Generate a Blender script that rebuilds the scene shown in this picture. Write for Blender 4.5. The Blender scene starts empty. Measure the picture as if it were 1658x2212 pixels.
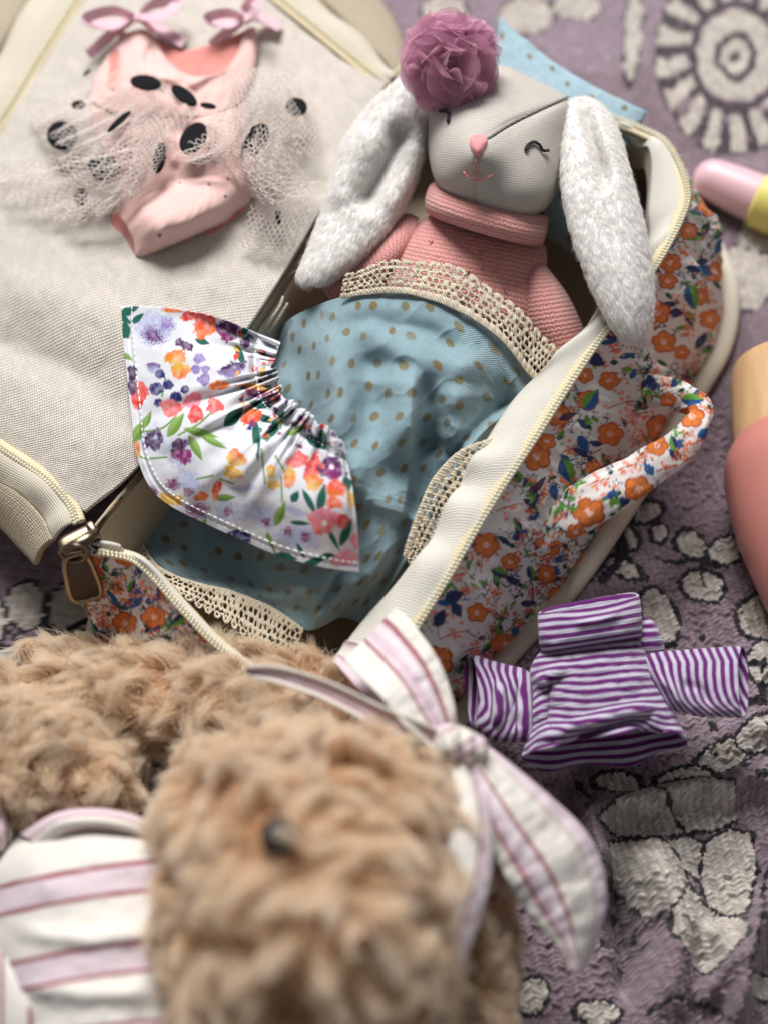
import bpy, math
import numpy as np
from math import radians, sin, cos, pi

# ------------------------------------------------------------------ camera, world, light, exposure
scene = bpy.context.scene
PITCH = radians(63.0); CAM_H = 70.0; HT = 0.24          # cm; HT = tan(half horizontal view angle)
FOCUS = 72.6; FSTOP = 2.8
Y_OFF = CAM_H / math.tan(PITCH)

cam_data = bpy.data.cameras.new("camera"); cam = bpy.data.objects.new("camera", cam_data)
scene.collection.objects.link(cam); scene.camera = cam
cam_data.sensor_fit = 'HORIZONTAL'; cam_data.sensor_width = 24.0; cam_data.lens = 12.0 / HT
cam.location = (0, -Y_OFF * .01, CAM_H * .01)
cam.rotation_euler = (pi / 2 - PITCH, 0, 0)
cam_data.clip_start = .01; cam_data.clip_end = 100
cam_data.dof.use_dof = True; cam_data.dof.focus_distance = FOCUS * .01; cam_data.dof.aperture_fstop = FSTOP

world = bpy.data.worlds.new("World"); scene.world = world; world.use_nodes = True
wb = world.node_tree.nodes["Background"]; wb.inputs[0].default_value = (.93, .96, 1.0, 1); wb.inputs[1].default_value = .22

def area(name, loc, target, sx, sy, watts, color):
    d = bpy.data.lights.new(name, 'AREA'); d.shape = 'RECTANGLE'; d.size = sx; d.size_y = sy; d.energy = watts; d.color = color
    o = bpy.data.objects.new(name, d); scene.collection.objects.link(o); o.location = loc
    from mathutils import Vector
    o.rotation_euler = (Vector(target) - Vector(loc)).to_track_quat('-Z', 'Y').to_euler()
    return o
area("window_light", (-.45, 2.0, 2.35), (0, .02, 0), 1.6, 1.3, 172, (1.0, .99, .975))

scene.view_settings.view_transform = 'Standard'; scene.view_settings.look = 'None'
scene.view_settings.gamma = 1.0; scene.view_settings.use_curve_mapping = False
scene.view_settings.exposure = -0.12
scene.cycles.use_adaptive_sampling = True; scene.cycles.adaptive_threshold = .02
scene.cycles.use_denoising = True
scene.cycles.max_bounces = 6; scene.cycles.diffuse_bounces = 3; scene.cycles.glossy_bounces = 2
scene.cycles.transparent_max_bounces = 24; scene.cycles.transmission_bounces = 3
scene.cycles.caustics_reflective = False; scene.cycles.caustics_refractive = False

# ------------------------------------------------------------------ layout helpers (cm)
rng = np.random.default_rng(7)
def P(x, y, z):
    """Point at height z (cm) seen at reference position x, y."""
    x = np.asarray(x, float); y = np.asarray(y, float); z = np.asarray(z, float)
    u = (x - 829.) / 829. * HT; v = (1106. - y) / 829. * HT
    dx = u; dy = cos(PITCH) + v * sin(PITCH); dz = -sin(PITCH) + v * cos(PITCH)
    t = (z - CAM_H) / dz
    return np.stack([t * dx, t * dy - Y_OFF, z + 0 * t], -1)

def lin(r, g, b):
    c = np.array([r, g, b]) / 255.
    return np.where(c <= .04045, c / 12.92, ((c + .055) / 1.055) ** 2.4)

def cr(pts, m, closed=False):
    """Catmull-Rom resample of pts (n,k,...) along axis 0 to m samples."""
    pts = np.asarray(pts, float); n = len(pts)
    if n == 2 and not closed:
        t = np.linspace(0, 1, m).reshape((-1,) + (1,) * (pts.ndim - 1)); return pts[0] * (1 - t) + pts[1] * t
    if closed:
        t = np.linspace(0, n, m, endpoint=False); i = np.floor(t).astype(int); f = t - i
        g = lambda k: pts[(i + k) % n]
    else:
        t = np.linspace(0, n - 1, m); i = np.minimum(np.floor(t).astype(int), n - 2); f = t - i
        ext = np.concatenate([[2 * pts[0] - pts[1]], pts, [2 * pts[-1] - pts[-2]]])
        g = lambda k: ext[i + k + 1]
    f = f.reshape((-1,) + (1,) * (pts.ndim - 1))
    p0, p1, p2, p3 = g(-1), g(0), g(1), g(2)
    return .5 * ((2 * p1) + (-p0 + p2) * f + (2 * p0 - 5 * p1 + 4 * p2 - p3) * f ** 2 + (-p0 + 3 * p1 - 3 * p2 + p3) * f ** 3)

def smooth(a, b, x):
    t = np.clip((x - a) / (b - a + 1e-12), 0, 1); return t * t * (3 - 2 * t)

def hsh(ix, iy, iz=0, seed=0):
    h = (ix * 374761393 + iy * 668265263 + iz * 2147483647 + seed * 1274126177) & 0xffffffff
    h = ((h ^ (h >> 13)) * 1274126177) & 0xffffffff
    return ((h ^ (h >> 16)) & 0xffffff) / float(0xffffff)

def noise(x, y, seed=0):
    x = np.asarray(x, float); y = np.asarray(y, float)
    ix = np.floor(x).astype(np.int64); iy = np.floor(y).astype(np.int64); fx = x - ix; fy = y - iy
    fx = fx * fx * (3 - 2 * fx); fy = fy * fy * (3 - 2 * fy)
    a = hsh(ix, iy, 0, seed); b = hsh(ix + 1, iy, 0, seed); c = hsh(ix, iy + 1, 0, seed); d = hsh(ix + 1, iy + 1, 0, seed)
    return (a * (1 - fx) + b * fx) * (1 - fy) + (c * (1 - fx) + d * fx) * fy
def fbm(x, y, seed=0, o=4):
    s = 0; a = .5
    for k in range(o):
        s = s + a * (noise(x * 2 ** k, y * 2 ** k, seed + k * 17) - .5); a *= .5
    return s

def polydist(x, y, poly, closed=False):
    """distance to polyline, signed side, and arc fraction"""
    poly = np.asarray(poly, float); n = len(poly); best = np.full(np.shape(x), 1e9); tt = np.zeros(np.shape(x))
    seg = range(n if closed else n - 1)
    for i in seg:
        a = poly[i]; b = poly[(i + 1) % n]; d = b - a; L = d @ d + 1e-9
        t = np.clip(((x - a[0]) * d[0] + (y - a[1]) * d[1]) / L, 0, 1)
        q = np.hypot(x - a[0] - t * d[0], y - a[1] - t * d[1]); m = q < best
        best = np.where(m, q, best); tt = np.where(m, (i + t) / max(1, len(seg)), tt)
    return best, tt
def inside(x, y, poly):
    poly = np.asarray(poly, float); c = np.zeros(np.shape(x), bool); n = len(poly)
    for i in range(n):
        a = poly[i]; b = poly[i - 1]
        cond = ((a[1] > y) != (b[1] > y)) & (x < (b[0] - a[0]) * (y - a[1]) / (b[1] - a[1] + 1e-12) + a[0])
        c ^= cond
    return c
def ridge(x, y, poly, amp, w, power=2.0, fade=True):
    """raised fold along a polyline"""
    d, t = polydist(x, y, poly)
    e = np.exp(-(d / w) ** power)
    if fade: e = e * smooth(0, .25, t) * smooth(1, .75, t)
    return amp * e

def step_fold(x, y, poly, amp, w, decay):
    """overlapping crease: rises on one side of a polyline, falls off away from it"""
    poly = cr(np.asarray(poly, float), 24); best = np.full(np.shape(x), 1e9); sd = np.zeros(np.shape(x)); tt = np.zeros(np.shape(x))
    for i in range(len(poly) - 1):
        p, q = poly[i], poly[i + 1]; dd = q - p; L = dd @ dd + 1e-9; t = np.clip(((x - p[0]) * dd[0] + (y - p[1]) * dd[1]) / L, 0, 1)
        r = np.hypot(x - p[0] - t * dd[0], y - p[1] - t * dd[1]); m = r < best
        best = np.where(m, r, best); sd = np.where(m, np.sign(dd[0] * (y - p[1]) - dd[1] * (x - p[0])) * r, sd); tt = np.where(m, (i + t) / (len(poly) - 1), tt)
    return amp * smooth(-w, w, sd) * np.exp(-(np.maximum(sd, 0) / decay) ** 1.5) * smooth(0, .2, tt) * smooth(1, .8, tt)

# ------------------------------------------------------------------ mesh helpers
def link(o, parent=None):
    scene.collection.objects.link(o)
    if parent is not None: o.parent = parent
    return o
def empty(name, label=None, cat=None, loc=(0, 0, 0), group=None):
    o = bpy.data.objects.new(name, None); link(o); o.empty_display_size = .02
    if label: o["label"] = label
    if cat: o["category"] = cat
    if group: o["group"] = group
    return o
def tag(o, label, cat=None, kind=None):
    o["label"] = label
    if cat: o["category"] = cat
    if kind: o["kind"] = kind
    return o
def raw_mesh(name, verts, faces, mat, parent=None, uv=None, col=None, smoothed=True):
    """verts cm (n,3); faces (m,k) int array"""
    verts = np.asarray(verts, float) * .01; faces = np.asarray(faces, np.int32)
    me = bpy.data.meshes.new(name); n, k = faces.shape
    me.vertices.add(len(verts)); me.vertices.foreach_set("co", verts.astype(np.float32).ravel())
    me.loops.add(n * k); me.loops.foreach_set("vertex_index", faces.ravel())
    me.polygons.add(n); me.polygons.foreach_set("loop_start", np.arange(0, n * k, k, dtype=np.int32))
    if smoothed: me.polygons.foreach_set("use_smooth", np.ones(n, bool))
    me.update(calc_edges=True)
    if uv is not None:
        l = me.uv_layers.new(name="UVMap"); l.uv.foreach_set("vector", np.asarray(uv, np.float32)[faces.ravel()].ravel())
    if col is not None:
        c = np.asarray(col, np.float32)
        if c.shape[1] == 3: c = np.concatenate([c, np.zeros((len(c), 1), np.float32)], 1)
        at = me.color_attributes.new("Col", 'FLOAT_COLOR', 'POINT'); at.data.foreach_set("color", c.ravel())
    me.validate()
    if mat is not None: me.materials.append(mat)
    return link(bpy.data.objects.new(name, me), parent)
def gfaces(nr, nc, closed=False):
    i = np.arange(nr - 1)[:, None]; j = np.arange(nc if closed else nc - 1)[None, :]
    a = i * nc + j; b = i * nc + (j + 1) % nc
    return np.stack([a, a + nc, b + nc, b], -1).reshape(-1, 4)
def guv(W):
    """arc-length uv (cm) of a grid"""
    du = np.linalg.norm(np.diff(W, axis=1), axis=2).mean(0); dv = np.linalg.norm(np.diff(W, axis=0), axis=2).mean(1)
    u = np.concatenate([[0], np.cumsum(du)]); v = np.concatenate([[0], np.cumsum(dv)])
    return np.stack(np.meshgrid(u, v), -1)
def gnormal(W, closed=False):
    if closed:
        dj = np.roll(W, -1, 1) - np.roll(W, 1, 1)
    else:
        dj = np.gradient(W, axis=1)
    di = np.gradient(W, axis=0)
    n = np.cross(dj, -di); n /= np.linalg.norm(n, axis=2, keepdims=True) + 1e-9
    return n
def grid(name, W, mat, parent=None, col=None, closed=False, uv=None, thick=0, mask=None, off=-1.0):
    nr, nc = W.shape[:2]
    f = gfaces(nr, nc, closed)
    if uv is None: uv = guv(W)
    if mask is not None: f = f[mask.reshape(-1)]
    o = raw_mesh(name, W.reshape(-1, 3), f, mat, parent, uv.reshape(-1, 2), None if col is None else col.reshape(nr * nc, -1))
    if thick:
        s = o.modifiers.new("thickness", 'SOLIDIFY'); s.thickness = thick * .01; s.offset = off
    return o
def csheet(ctrl, nr, nc):
    """control grid rows x cols x (x,y,z) -> dense reference-space grid"""
    ctrl = np.asarray(ctrl, float)
    a = cr(ctrl, nr); a = cr(np.swapaxes(a, 0, 1), nc); return np.swapaxes(a, 0, 1)
def PG(G): return P(G[..., 0], G[..., 1], G[..., 2])
def flat_tube(secs, nr, nc, shift=(0, 0), pw=1.0):
    """sections (lx,ly,rx,ry,z,thick): closed loops; returns reference grid (nr,nc,3) with angle array"""
    S = cr(np.asarray(secs, float), nr); a = np.linspace(0, 2 * pi, nc, endpoint=False)
    c = np.cos(a)[None]; s = np.sin(a)[None]
    c = np.sign(c) * np.abs(c) ** pw; s = np.sign(s) * np.abs(s) ** pw
    mx = (S[:, 0] + S[:, 2]) / 2; my = (S[:, 1] + S[:, 3]) / 2; hx = (S[:, 2] - S[:, 0]) / 2; hy = (S[:, 3] - S[:, 1]) / 2
    G = np.stack([mx[:, None] + c * hx[:, None] + s * shift[0], my[:, None] + c * hy[:, None] + s * shift[1],
                  S[:, 4][:, None] + s * S[:, 5][:, None]], -1)
    return G, a
def puff(outline, zb, top, nr, nc, low=None, p=2.0, center=None):
    """closed inflated shape from an outline; rows run centre-top -> rim -> centre-bottom"""
    O = cr(np.asarray(outline, float), nc, closed=True); c = O[:, :2].mean(0) if center is None else np.asarray(center, float)
    zr = O[:, 2] if O.shape[1] > 2 else np.full(nc, zb)
    low = top * .6 if low is None else low
    ph = np.linspace(0, pi, nr); r = np.abs(np.sin(ph)) ** (2 / p); h = np.cos(ph); h = np.sign(h) * np.abs(h) ** (2 / p)
    r = np.clip(r, .002, 1)
    x = c[0] + (O[:, 0] - c[0])[None] * r[:, None]; y = c[1] + (O[:, 1] - c[1])[None] * r[:, None]
    z = zr[None] * r[:, None] + zr.mean() * (1 - r[:, None]) + np.where(h > 0, h * top, h * low)[:, None]
    return np.stack([x, y, z], -1)
def zat(G, x, y):
    """height of the top surface of reference grid(s) at a reference position"""
    best = None
    F = G.reshape(-1, 3); d = (F[:, 0] - x) ** 2 + (F[:, 1] - y) ** 2
    k = np.argsort(d)[:12]; return F[k, 2].max()
def sweep(path, a, b, nc=10, up=(0, 0, 1), closed=False, taper=None):
    """world path (n,3) cm; elliptical section half-sizes a (side), b (up)"""
    path = np.asarray(path, float); n = len(path)
    t = (np.roll(path, -1, 0) - np.roll(path, 1, 0)) if closed else np.gradient(path, axis=0)
    t /= np.linalg.norm(t, axis=1, keepdims=True) + 1e-9
    up = np.broadcast_to(np.asarray(up, float), t.shape)
    s = np.cross(t, up); s /= np.linalg.norm(s, axis=1, keepdims=True) + 1e-9; w = np.cross(s, t)
    ang = np.linspace(0, 2 * pi, nc, endpoint=False)
    a = np.broadcast_to(np.asarray(a, float), (n,)); b = np.broadcast_to(np.asarray(b, float), (n,))
    W = path[:, None] + s[:, None] * (a[:, None] * np.cos(ang))[..., None] + w[:, None] * (b[:, None] * np.sin(ang))[..., None]
    return W
def tube(name, path, a, b, mat, parent=None, nc=8, closed=False, up=(0, 0, 1), col=None, caps=True):
    W = sweep(path, a, b, nc, up, closed)
    if closed: W = np.concatenate([W, W[:1]], 0)
    elif caps:
        W = np.concatenate([W[:1] * 0 + W[0].mean(0), W, W[:1] * 0 + W[-1].mean(0)], 0)
    return grid(name, W, mat, parent, closed=True, col=col)
def smooth_path(pts, m): return PG(cr(np.asarray(pts, float), m))
def arc_resample(path, step):
    d = np.linalg.norm(np.diff(path, axis=0), axis=1); s = np.concatenate([[0], np.cumsum(d)])
    m = max(2, int(s[-1] / step)); q = np.linspace(0, s[-1], m)
    return np.stack([np.interp(q, s, path[:, k]) for k in range(path.shape[1])], -1)

# ------------------------------------------------------------------ procedural materials
class NT:
    def __init__(s, name):
        s.m = bpy.data.materials.new(name); s.m.use_nodes = True; s.t = s.m.node_tree; s.b = s.t.nodes["Principled BSDF"]
        s.out = s.t.nodes["Material Output"]
    def n(s, typ, **kw):
        x = s.t.nodes.new(typ)
        for k, v in kw.items(): setattr(x, k, v)
        return x
    def put(s, inp, v):
        if hasattr(v, 'is_output') or isinstance(v, bpy.types.NodeSocket): s.t.links.new(v, inp)
        else: inp.default_value = v
    def math(s, op, a, b=None, c=None):
        x = s.n('ShaderNodeMath', operation=op); s.put(x.inputs[0], a)
        if b is not None: s.put(x.inputs[1], b)
        if c is not None: s.put(x.inputs[2], c)
        return x.outputs[0]
    def noise(s, vec, scale, detail=3, rough=.55):
        x = s.n('ShaderNodeTexNoise'); s.put(x.inputs['Vector'], vec); x.inputs['Scale'].default_value = scale
        x.inputs['Detail'].default_value = detail; x.inputs['Roughness'].default_value = rough; return x.outputs['Fac']
    def mixc(s, fac, a, b, blend='MIX'):
        x = s.n('ShaderNodeMix', data_type='RGBA', blend_type=blend); s.put(x.inputs[0], fac)
        for i, v in ((6, a), (7, b)):
            if isinstance(v, bpy.types.NodeSocket): s.t.links.new(v, x.inputs[i])
            else: x.inputs[i].default_value = (*v, 1) if len(v) == 3 else v
        return x.outputs[2]

def fabric(name, base=None, base2=None, weave='plain', f=8., dist=.0002, cvar=.12, rough=.9, sheen=.15, blotch=.06, nscale=1.5, fv=None,
           metal=False, trans=0., fleck=0., alpha=1.0, grain=.5):
    """cloth: colour from attribute Col (base None) or base; UVs are in cm; f = threads per cm"""
    k = NT(name); uvn = k.n('ShaderNodeUVMap'); uv = uvn.outputs[0]
    sp = k.n('ShaderNodeSeparateXYZ'); k.put(sp.inputs[0], uv); u, v = sp.outputs[0], sp.outputs[1]; fv = fv or f
    wob = k.math('MULTIPLY', k.math('SUBTRACT', k.noise(uv, 3.0, 2), .5), .25 / f * 2)
    u2 = k.math('ADD', u, wob); v2 = k.math('ADD', v, wob)
    U = k.math('MULTIPLY', u2, 2 * pi * f); V = k.math('MULTIPLY', v2, 2 * pi * fv)
    if weave == 'plain':
        h = k.math('MULTIPLY_ADD', k.math('MULTIPLY', k.math('SINE', U), k.math('SINE', V)), .5, .5)
    elif weave == 'twill':
        h = k.math('MULTIPLY_ADD', k.math('SINE', k.math('ADD', U, k.math('MULTIPLY', V, .6))), .5, .5)
    elif weave == 'rib':
        h = k.math('MULTIPLY_ADD', k.math('SINE', V), .5, .5)
    elif weave == 'knit':
        tri = k.math('PINGPONG', k.math('MULTIPLY', u2, f), .5)
        a = k.math('SINE', k.math('ADD', V, k.math('MULTIPLY', tri, 3.2)))
        e = k.math('SINE', k.math('MULTIPLY', tri, 2 * pi))
        h = k.math('MULTIPLY_ADD', k.math('MULTIPLY', k.math('MULTIPLY_ADD', a, .5, .5), k.math('MULTIPLY_ADD', e, .8, .2)), 1.0, 0.)
    else:
        h = k.noise(uv, f, 3)
    fine = k.noise(uv, max(f, 6) * 2.2, 2, .7); big = k.noise(uv, nscale, 3)
    hh = k.math('ADD', k.math('MULTIPLY', h, 1 - grain), k.math('MULTIPLY', fine, grain))
    if base is None:
        at = k.n('ShaderNodeAttribute', attribute_name="Col"); c = at.outputs['Color']
    else:
        c = k.mixc(k.math('MULTIPLY', hh, 1.0), base2 if base2 is not None else base, base)
    fac = k.math('ADD', k.math('MULTIPLY_ADD', hh, 2 * cvar, 1 - cvar), k.math('MULTIPLY_ADD', big, 2 * blotch, -blotch))  # weave height also darkens the colour, painting in relief that soft light hides
    comb = k.n('ShaderNodeCombineColor')
    for i in range(3): k.put(comb.inputs[i], fac)
    c = k.mixc(1.0, c, comb.outputs[0], 'MULTIPLY')
    if fleck:
        fl = k.math('GREATER_THAN', k.noise(uv, 9, 2, .8), 1 - fleck)
        c = k.mixc(k.math('MULTIPLY', fl, .45), c, (.16, .12, .09))
    k.put(k.b.inputs['Base Color'], c); k.b.inputs['Roughness'].default_value = rough
    k.b.inputs['Sheen Weight'].default_value = sheen; k.b.inputs['Sheen Roughness'].default_value = .5
    k.b.inputs['Specular IOR Level'].default_value = .25
    if metal and base is None:
        k.put(k.b.inputs['Metallic'], k.math('MULTIPLY', at.outputs['Alpha'], .75))
        k.put(k.b.inputs['Roughness'], k.math('MULTIPLY_ADD', at.outputs['Alpha'], -.5, rough))
    if dist:
        bp = k.n('ShaderNodeBump'); bp.inputs['Strength'].default_value = 1.0; bp.inputs['Distance'].default_value = dist
        k.put(bp.inputs['Height'], hh); k.t.links.new(bp.outputs[0], k.b.inputs['Normal'])
    sh = k.b.outputs[0]
    if trans:
        tr = k.n('ShaderNodeBsdfTranslucent'); k.put(tr.inputs[0], c); mx = k.n('ShaderNodeMixShader'); mx.inputs[0].default_value = trans
        k.t.links.new(sh, mx.inputs[1]); k.t.links.new(tr.outputs[0], mx.inputs[2]); sh = mx.outputs[0]
    if alpha < 1:
        tp = k.n('ShaderNodeBsdfTransparent'); mx = k.n('ShaderNodeMixShader')
        k.put(mx.inputs[0], k.math('GREATER_THAN', k.noise(uv, f * 1.6, 2, .6), 1 - alpha * .5 - .22) if False else alpha)
        k.t.links.new(tp.outputs[0], mx.inputs[1]); k.t.links.new(sh, mx.inputs[2]); sh = mx.outputs[0]
    k.t.links.new(sh, k.out.inputs[0])
    return k.m
def plain(name, color, rough=.5, metal=0., var=.06, scale=200., bump=0., coat=0.):
    k = NT(name); tc = k.n('ShaderNodeTexCoord'); nz = k.noise(tc.outputs['Object'], scale, 4)
    a = tuple(np.clip(np.array(color) * (1 - var), 0, 1)); b = tuple(np.clip(np.array(color) * (1 + var), 0, 1))
    k.put(k.b.inputs['Base Color'], k.mixc(nz, a, b)); k.b.inputs['Roughness'].default_value = rough; k.b.inputs['Metallic'].default_value = metal
    k.b.inputs['Coat Weight'].default_value = coat
    if bump:
        bp = k.n('ShaderNodeBump'); bp.inputs['Distance'].default_value = bump; k.put(bp.inputs['Height'], nz); k.t.links.new(bp.outputs[0], k.b.inputs['Normal'])
    return k.m
def fur_mat(name):
    k = NT(name); at = k.n('ShaderNodeAttribute', attribute_name="Col")
    k.put(k.b.inputs['Base Color'], at.outputs['Color']); k.b.inputs['Roughness'].default_value = .65; k.b.inputs['Specular IOR Level'].default_value = .3
    tr = k.n('ShaderNodeBsdfTranslucent'); k.put(tr.inputs[0], at.outputs['Color']); mx = k.n('ShaderNodeMixShader'); mx.inputs[0].default_value = .5
    k.t.links.new(k.b.outputs[0], mx.inputs[1]); k.t.links.new(tr.outputs[0], mx.inputs[2]); k.t.links.new(mx.outputs[0], k.out.inputs[0])
    return k.m

# ------------------------------------------------------------------ fur made of real strands
def bil(W, fi, fj, closed):
    nr, nc = W.shape[:2]; i = np.clip(np.floor(fi).astype(int), 0, nr - 2); a = (fi - i)[:, None]
    j = np.floor(fj).astype(int); b = (fj - j)[:, None]
    j0 = j % nc if closed else np.clip(j, 0, nc - 1); j1 = (j + 1) % nc if closed else np.clip(j + 1, 0, nc - 1)
    return (W[i, j0] * (1 - b) + W[i, j1] * b) * (1 - a) + (W[i + 1, j0] * (1 - b) + W[i + 1, j1] * b) * a
def fur(name, W, mat, parent, count, length, comb, col, tipcol, per=14, spread=.18, radius=.012, lean=.6, curl=.25, closed=True, sel=None, seed=1, k=5, cvar=.12, clump=.75, bend=0., fly=.14):
    """W world grid (cm). comb(center,normal)->unit lay direction. strands grouped in tufts"""
    r = np.random.default_rng(seed); nr, nc = W.shape[:2]; N = gnormal(W, closed)
    Wn = np.roll(W, -1, 1) if closed else np.concatenate([W[:, 1:], W[:, -1:]], 1)
    A = np.linalg.norm(np.cross(Wn[:-1] - W[:-1], W[1:] - W[:-1]), axis=2)
    if sel is not None: A = A * sel[:-1]
    if closed:
        ctr_ = W.mean(1, keepdims=True)
        if ((W - ctr_) * N).sum(2).mean() < 0 and not (nr > 60 and np.ptp(np.linalg.norm(W[0] - W[0].mean(0), axis=1)) < -1): N = -N
    pr = (A / A.sum()).ravel(); nt = max(1, count // per)
    pick = r.choice(len(pr), nt, p=pr); ti = pick // nc + r.random(nt); tj = pick % nc + r.random(nt)
    ctr = bil(W, ti, tj, closed); nm = bil(N, ti, tj, closed); nm /= np.linalg.norm(nm, axis=1, keepdims=True) + 1e-9
    lay = comb(ctr, nm) + r.normal(0, curl, (nt, 3)); lay -= nm * (lay * nm).sum(1, keepdims=True); lay /= np.linalg.norm(lay, axis=1, keepdims=True) + 1e-9
    L = length * r.uniform(.65, 1.25, nt)
    e1 = lay; e2 = np.cross(nm, lay)
    T = np.repeat(np.arange(nt), per); off = r.normal(0, spread, (nt * per, 2))
    root = ctr[T] + e1[T] * off[:, :1] + e2[T] * off[:, 1:] - nm[T] * .05
    tip0 = ctr[T] + (nm[T] * (1 - lean) + lay[T] * lean) * L[T][:, None] * r.uniform(.8, 1.1, (nt * per, 1))
    own = root + (nm[T] * (1 - lean) + lay[T] * lean) * L[T][:, None]
    cl = np.where(r.random((nt * per, 1)) < fly, .15, clump)
    tip = own * (1 - cl) + tip0 * cl + r.normal(0, .06 * length, (nt * per, 3)) + np.where(cl < clump, 1, 0) * r.normal(0, .16 * length, (nt * per, 3))
    mid = root * .5 + tip * .5 + nm[T] * (L[T] * .22)[:, None] + r.normal(0, .04 * length, (nt * per, 3))
    if bend:
        bv = r.normal(0, 1, (nt, 3)); bv -= nm * (bv * nm).sum(1, keepdims=True) * .5; bv /= np.linalg.norm(bv, axis=1, keepdims=True); mid = mid + bv[T] * (L[T] * bend)[:, None]; tip = tip - bv[T] * (L[T] * bend * .45)[:, None]
    s = np.linspace(0, 1, k)[None, :, None]
    pos = root[:, None] * (1 - s) ** 2 + mid[:, None] * 2 * s * (1 - s) + tip[:, None] * s ** 2
    n = nt * per
    hc = bpy.data.hair_curves.new(name); hc.add_curves([k] * n)
    hc.attributes['position'].data.foreach_set('vector', (pos * .01).astype(np.float32).ravel())
    rad = hc.attributes.get('radius') or hc.attributes.new('radius', 'FLOAT', 'POINT')
    rr = (radius * .01 * np.linspace(1, .25, k)[None] * r.uniform(.7, 1.3, (n, 1))).astype(np.float32)
    rad.data.foreach_set('value', rr.ravel())
    ca = hc.attributes.new('Col', 'FLOAT_COLOR', 'POINT')
    tv = (1 + r.normal(0, cvar, nt))[T][:, None, None] * (1 + r.normal(0, cvar * .6, n))[:, None, None]
    cc = (np.asarray(col)[None, None] * (1 - s ** .8) + np.asarray(tipcol)[None, None] * s ** .8) * np.clip(tv, .4, 1.5)
    cc = cc / np.maximum(1, cc.max(2, keepdims=True) / .97)
    cc = np.concatenate([np.clip(cc, 0, 1), np.ones((n, k, 1))], 2)
    ca.data.foreach_set('color', cc.astype(np.float32).ravel())
    hc.materials.append(mat)
    o = bpy.data.objects.new(name, hc); link(o, parent); o["kind"] = "stuff"
    return o

# ------------------------------------------------------------------ net made of real threads
def net(name, G, cell, rad, mat, parent, ruffle=0., rf=6., seed=0, fray=0.):
    """hexagonal threads over a reference control grid G (rows,cols,3)"""
    D = csheet(G, 70, 70); W = PG(D)
    if ruffle:
        N = gnormal(W); a = np.linspace(0, 1, 70)
        W = W + N * (ruffle * (np.sin(2 * pi * rf * a + 4 * noise(a * 3, a * 0 + seed, seed))[None, :] * (.35 + .65 * a[:, None])))[..., None]
        W = W + N * (fbm(D[..., 0] * .03, D[..., 1] * .03, seed) * ruffle * 1.5)[..., None]
    uv = guv(W); Lu, Lv = uv[0, -1, 0], uv[-1, 0, 1]
    nx = int(Lu / cell) + 1; ny = int(Lv / (cell * .8)) + 1
    pts = []; idx = {}; edges = []
    h = cell
    def vid(key, x, y):
        if key not in idx: idx[key] = len(pts); pts.append((x, y))
        return idx[key]
    for r_ in range(ny):
        for c_ in range(nx + 1):
            ox = (r_ % 2) * h * .5
            t = vid(('t', r_, c_), c_ * h + ox, r_ * h * .85 + h * .22); b = vid(('b', r_, c_), c_ * h + ox, r_ * h * .85 + h * .62)
            edges.append((t, b))
            if r_ + 1 < ny:
                o2 = ((r_ + 1) % 2)
                for cc in ((c_, c_ - 1) if not (r_ % 2) else (c_, c_ + 1)):
                    if 0 <= cc <= nx: edges.append((b, vid(('t', r_ + 1, cc), cc * h + o2 * h * .5, (r_ + 1) * h * .85 + h * .22)))
    p = np.array(pts); e = np.array(edges)
    ok = (p[:, 0] <= Lu) & (p[:, 1] <= Lv); e = e[ok[e[:, 0]] & ok[e[:, 1]]]
    fi = np.clip(p[:, 1] / Lv * 69, 0, 68.999); fj = np.clip(p[:, 0] / Lu * 69, 0, 68.999)
    X = bil(W, fi, fj, False)
    a = X[e[:, 0]]; b = X[e[:, 1]]; t = b - a; t /= np.linalg.norm(t, axis=1, keepdims=True) + 1e-9
    s = np.cross(t, np.array([.13, .31, .94])); s /= np.linalg.norm(s, axis=1, keepdims=True) + 1e-9; w = np.cross(s, t)
    ring = [s * cos(q) + w * sin(q) for q in (pi / 2, pi / 2 + 2.094, pi / 2 + 4.189)]
    V = np.concatenate([a + ring[0] * rad, a + ring[1] * rad, a + ring[2] * rad, b + ring[0] * rad, b + ring[1] * rad, b + ring[2] * rad]); m = len(a); q = np.arange(m)
    F = np.concatenate([np.stack([q + i * m, q + j * m, q + (j + 3) * m, q + (i + 3) * m], -1) for i, j in ((0, 1), (1, 2), (2, 0))])
    o = raw_mesh(name, V, F, mat, parent)
    return o, W, D

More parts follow.
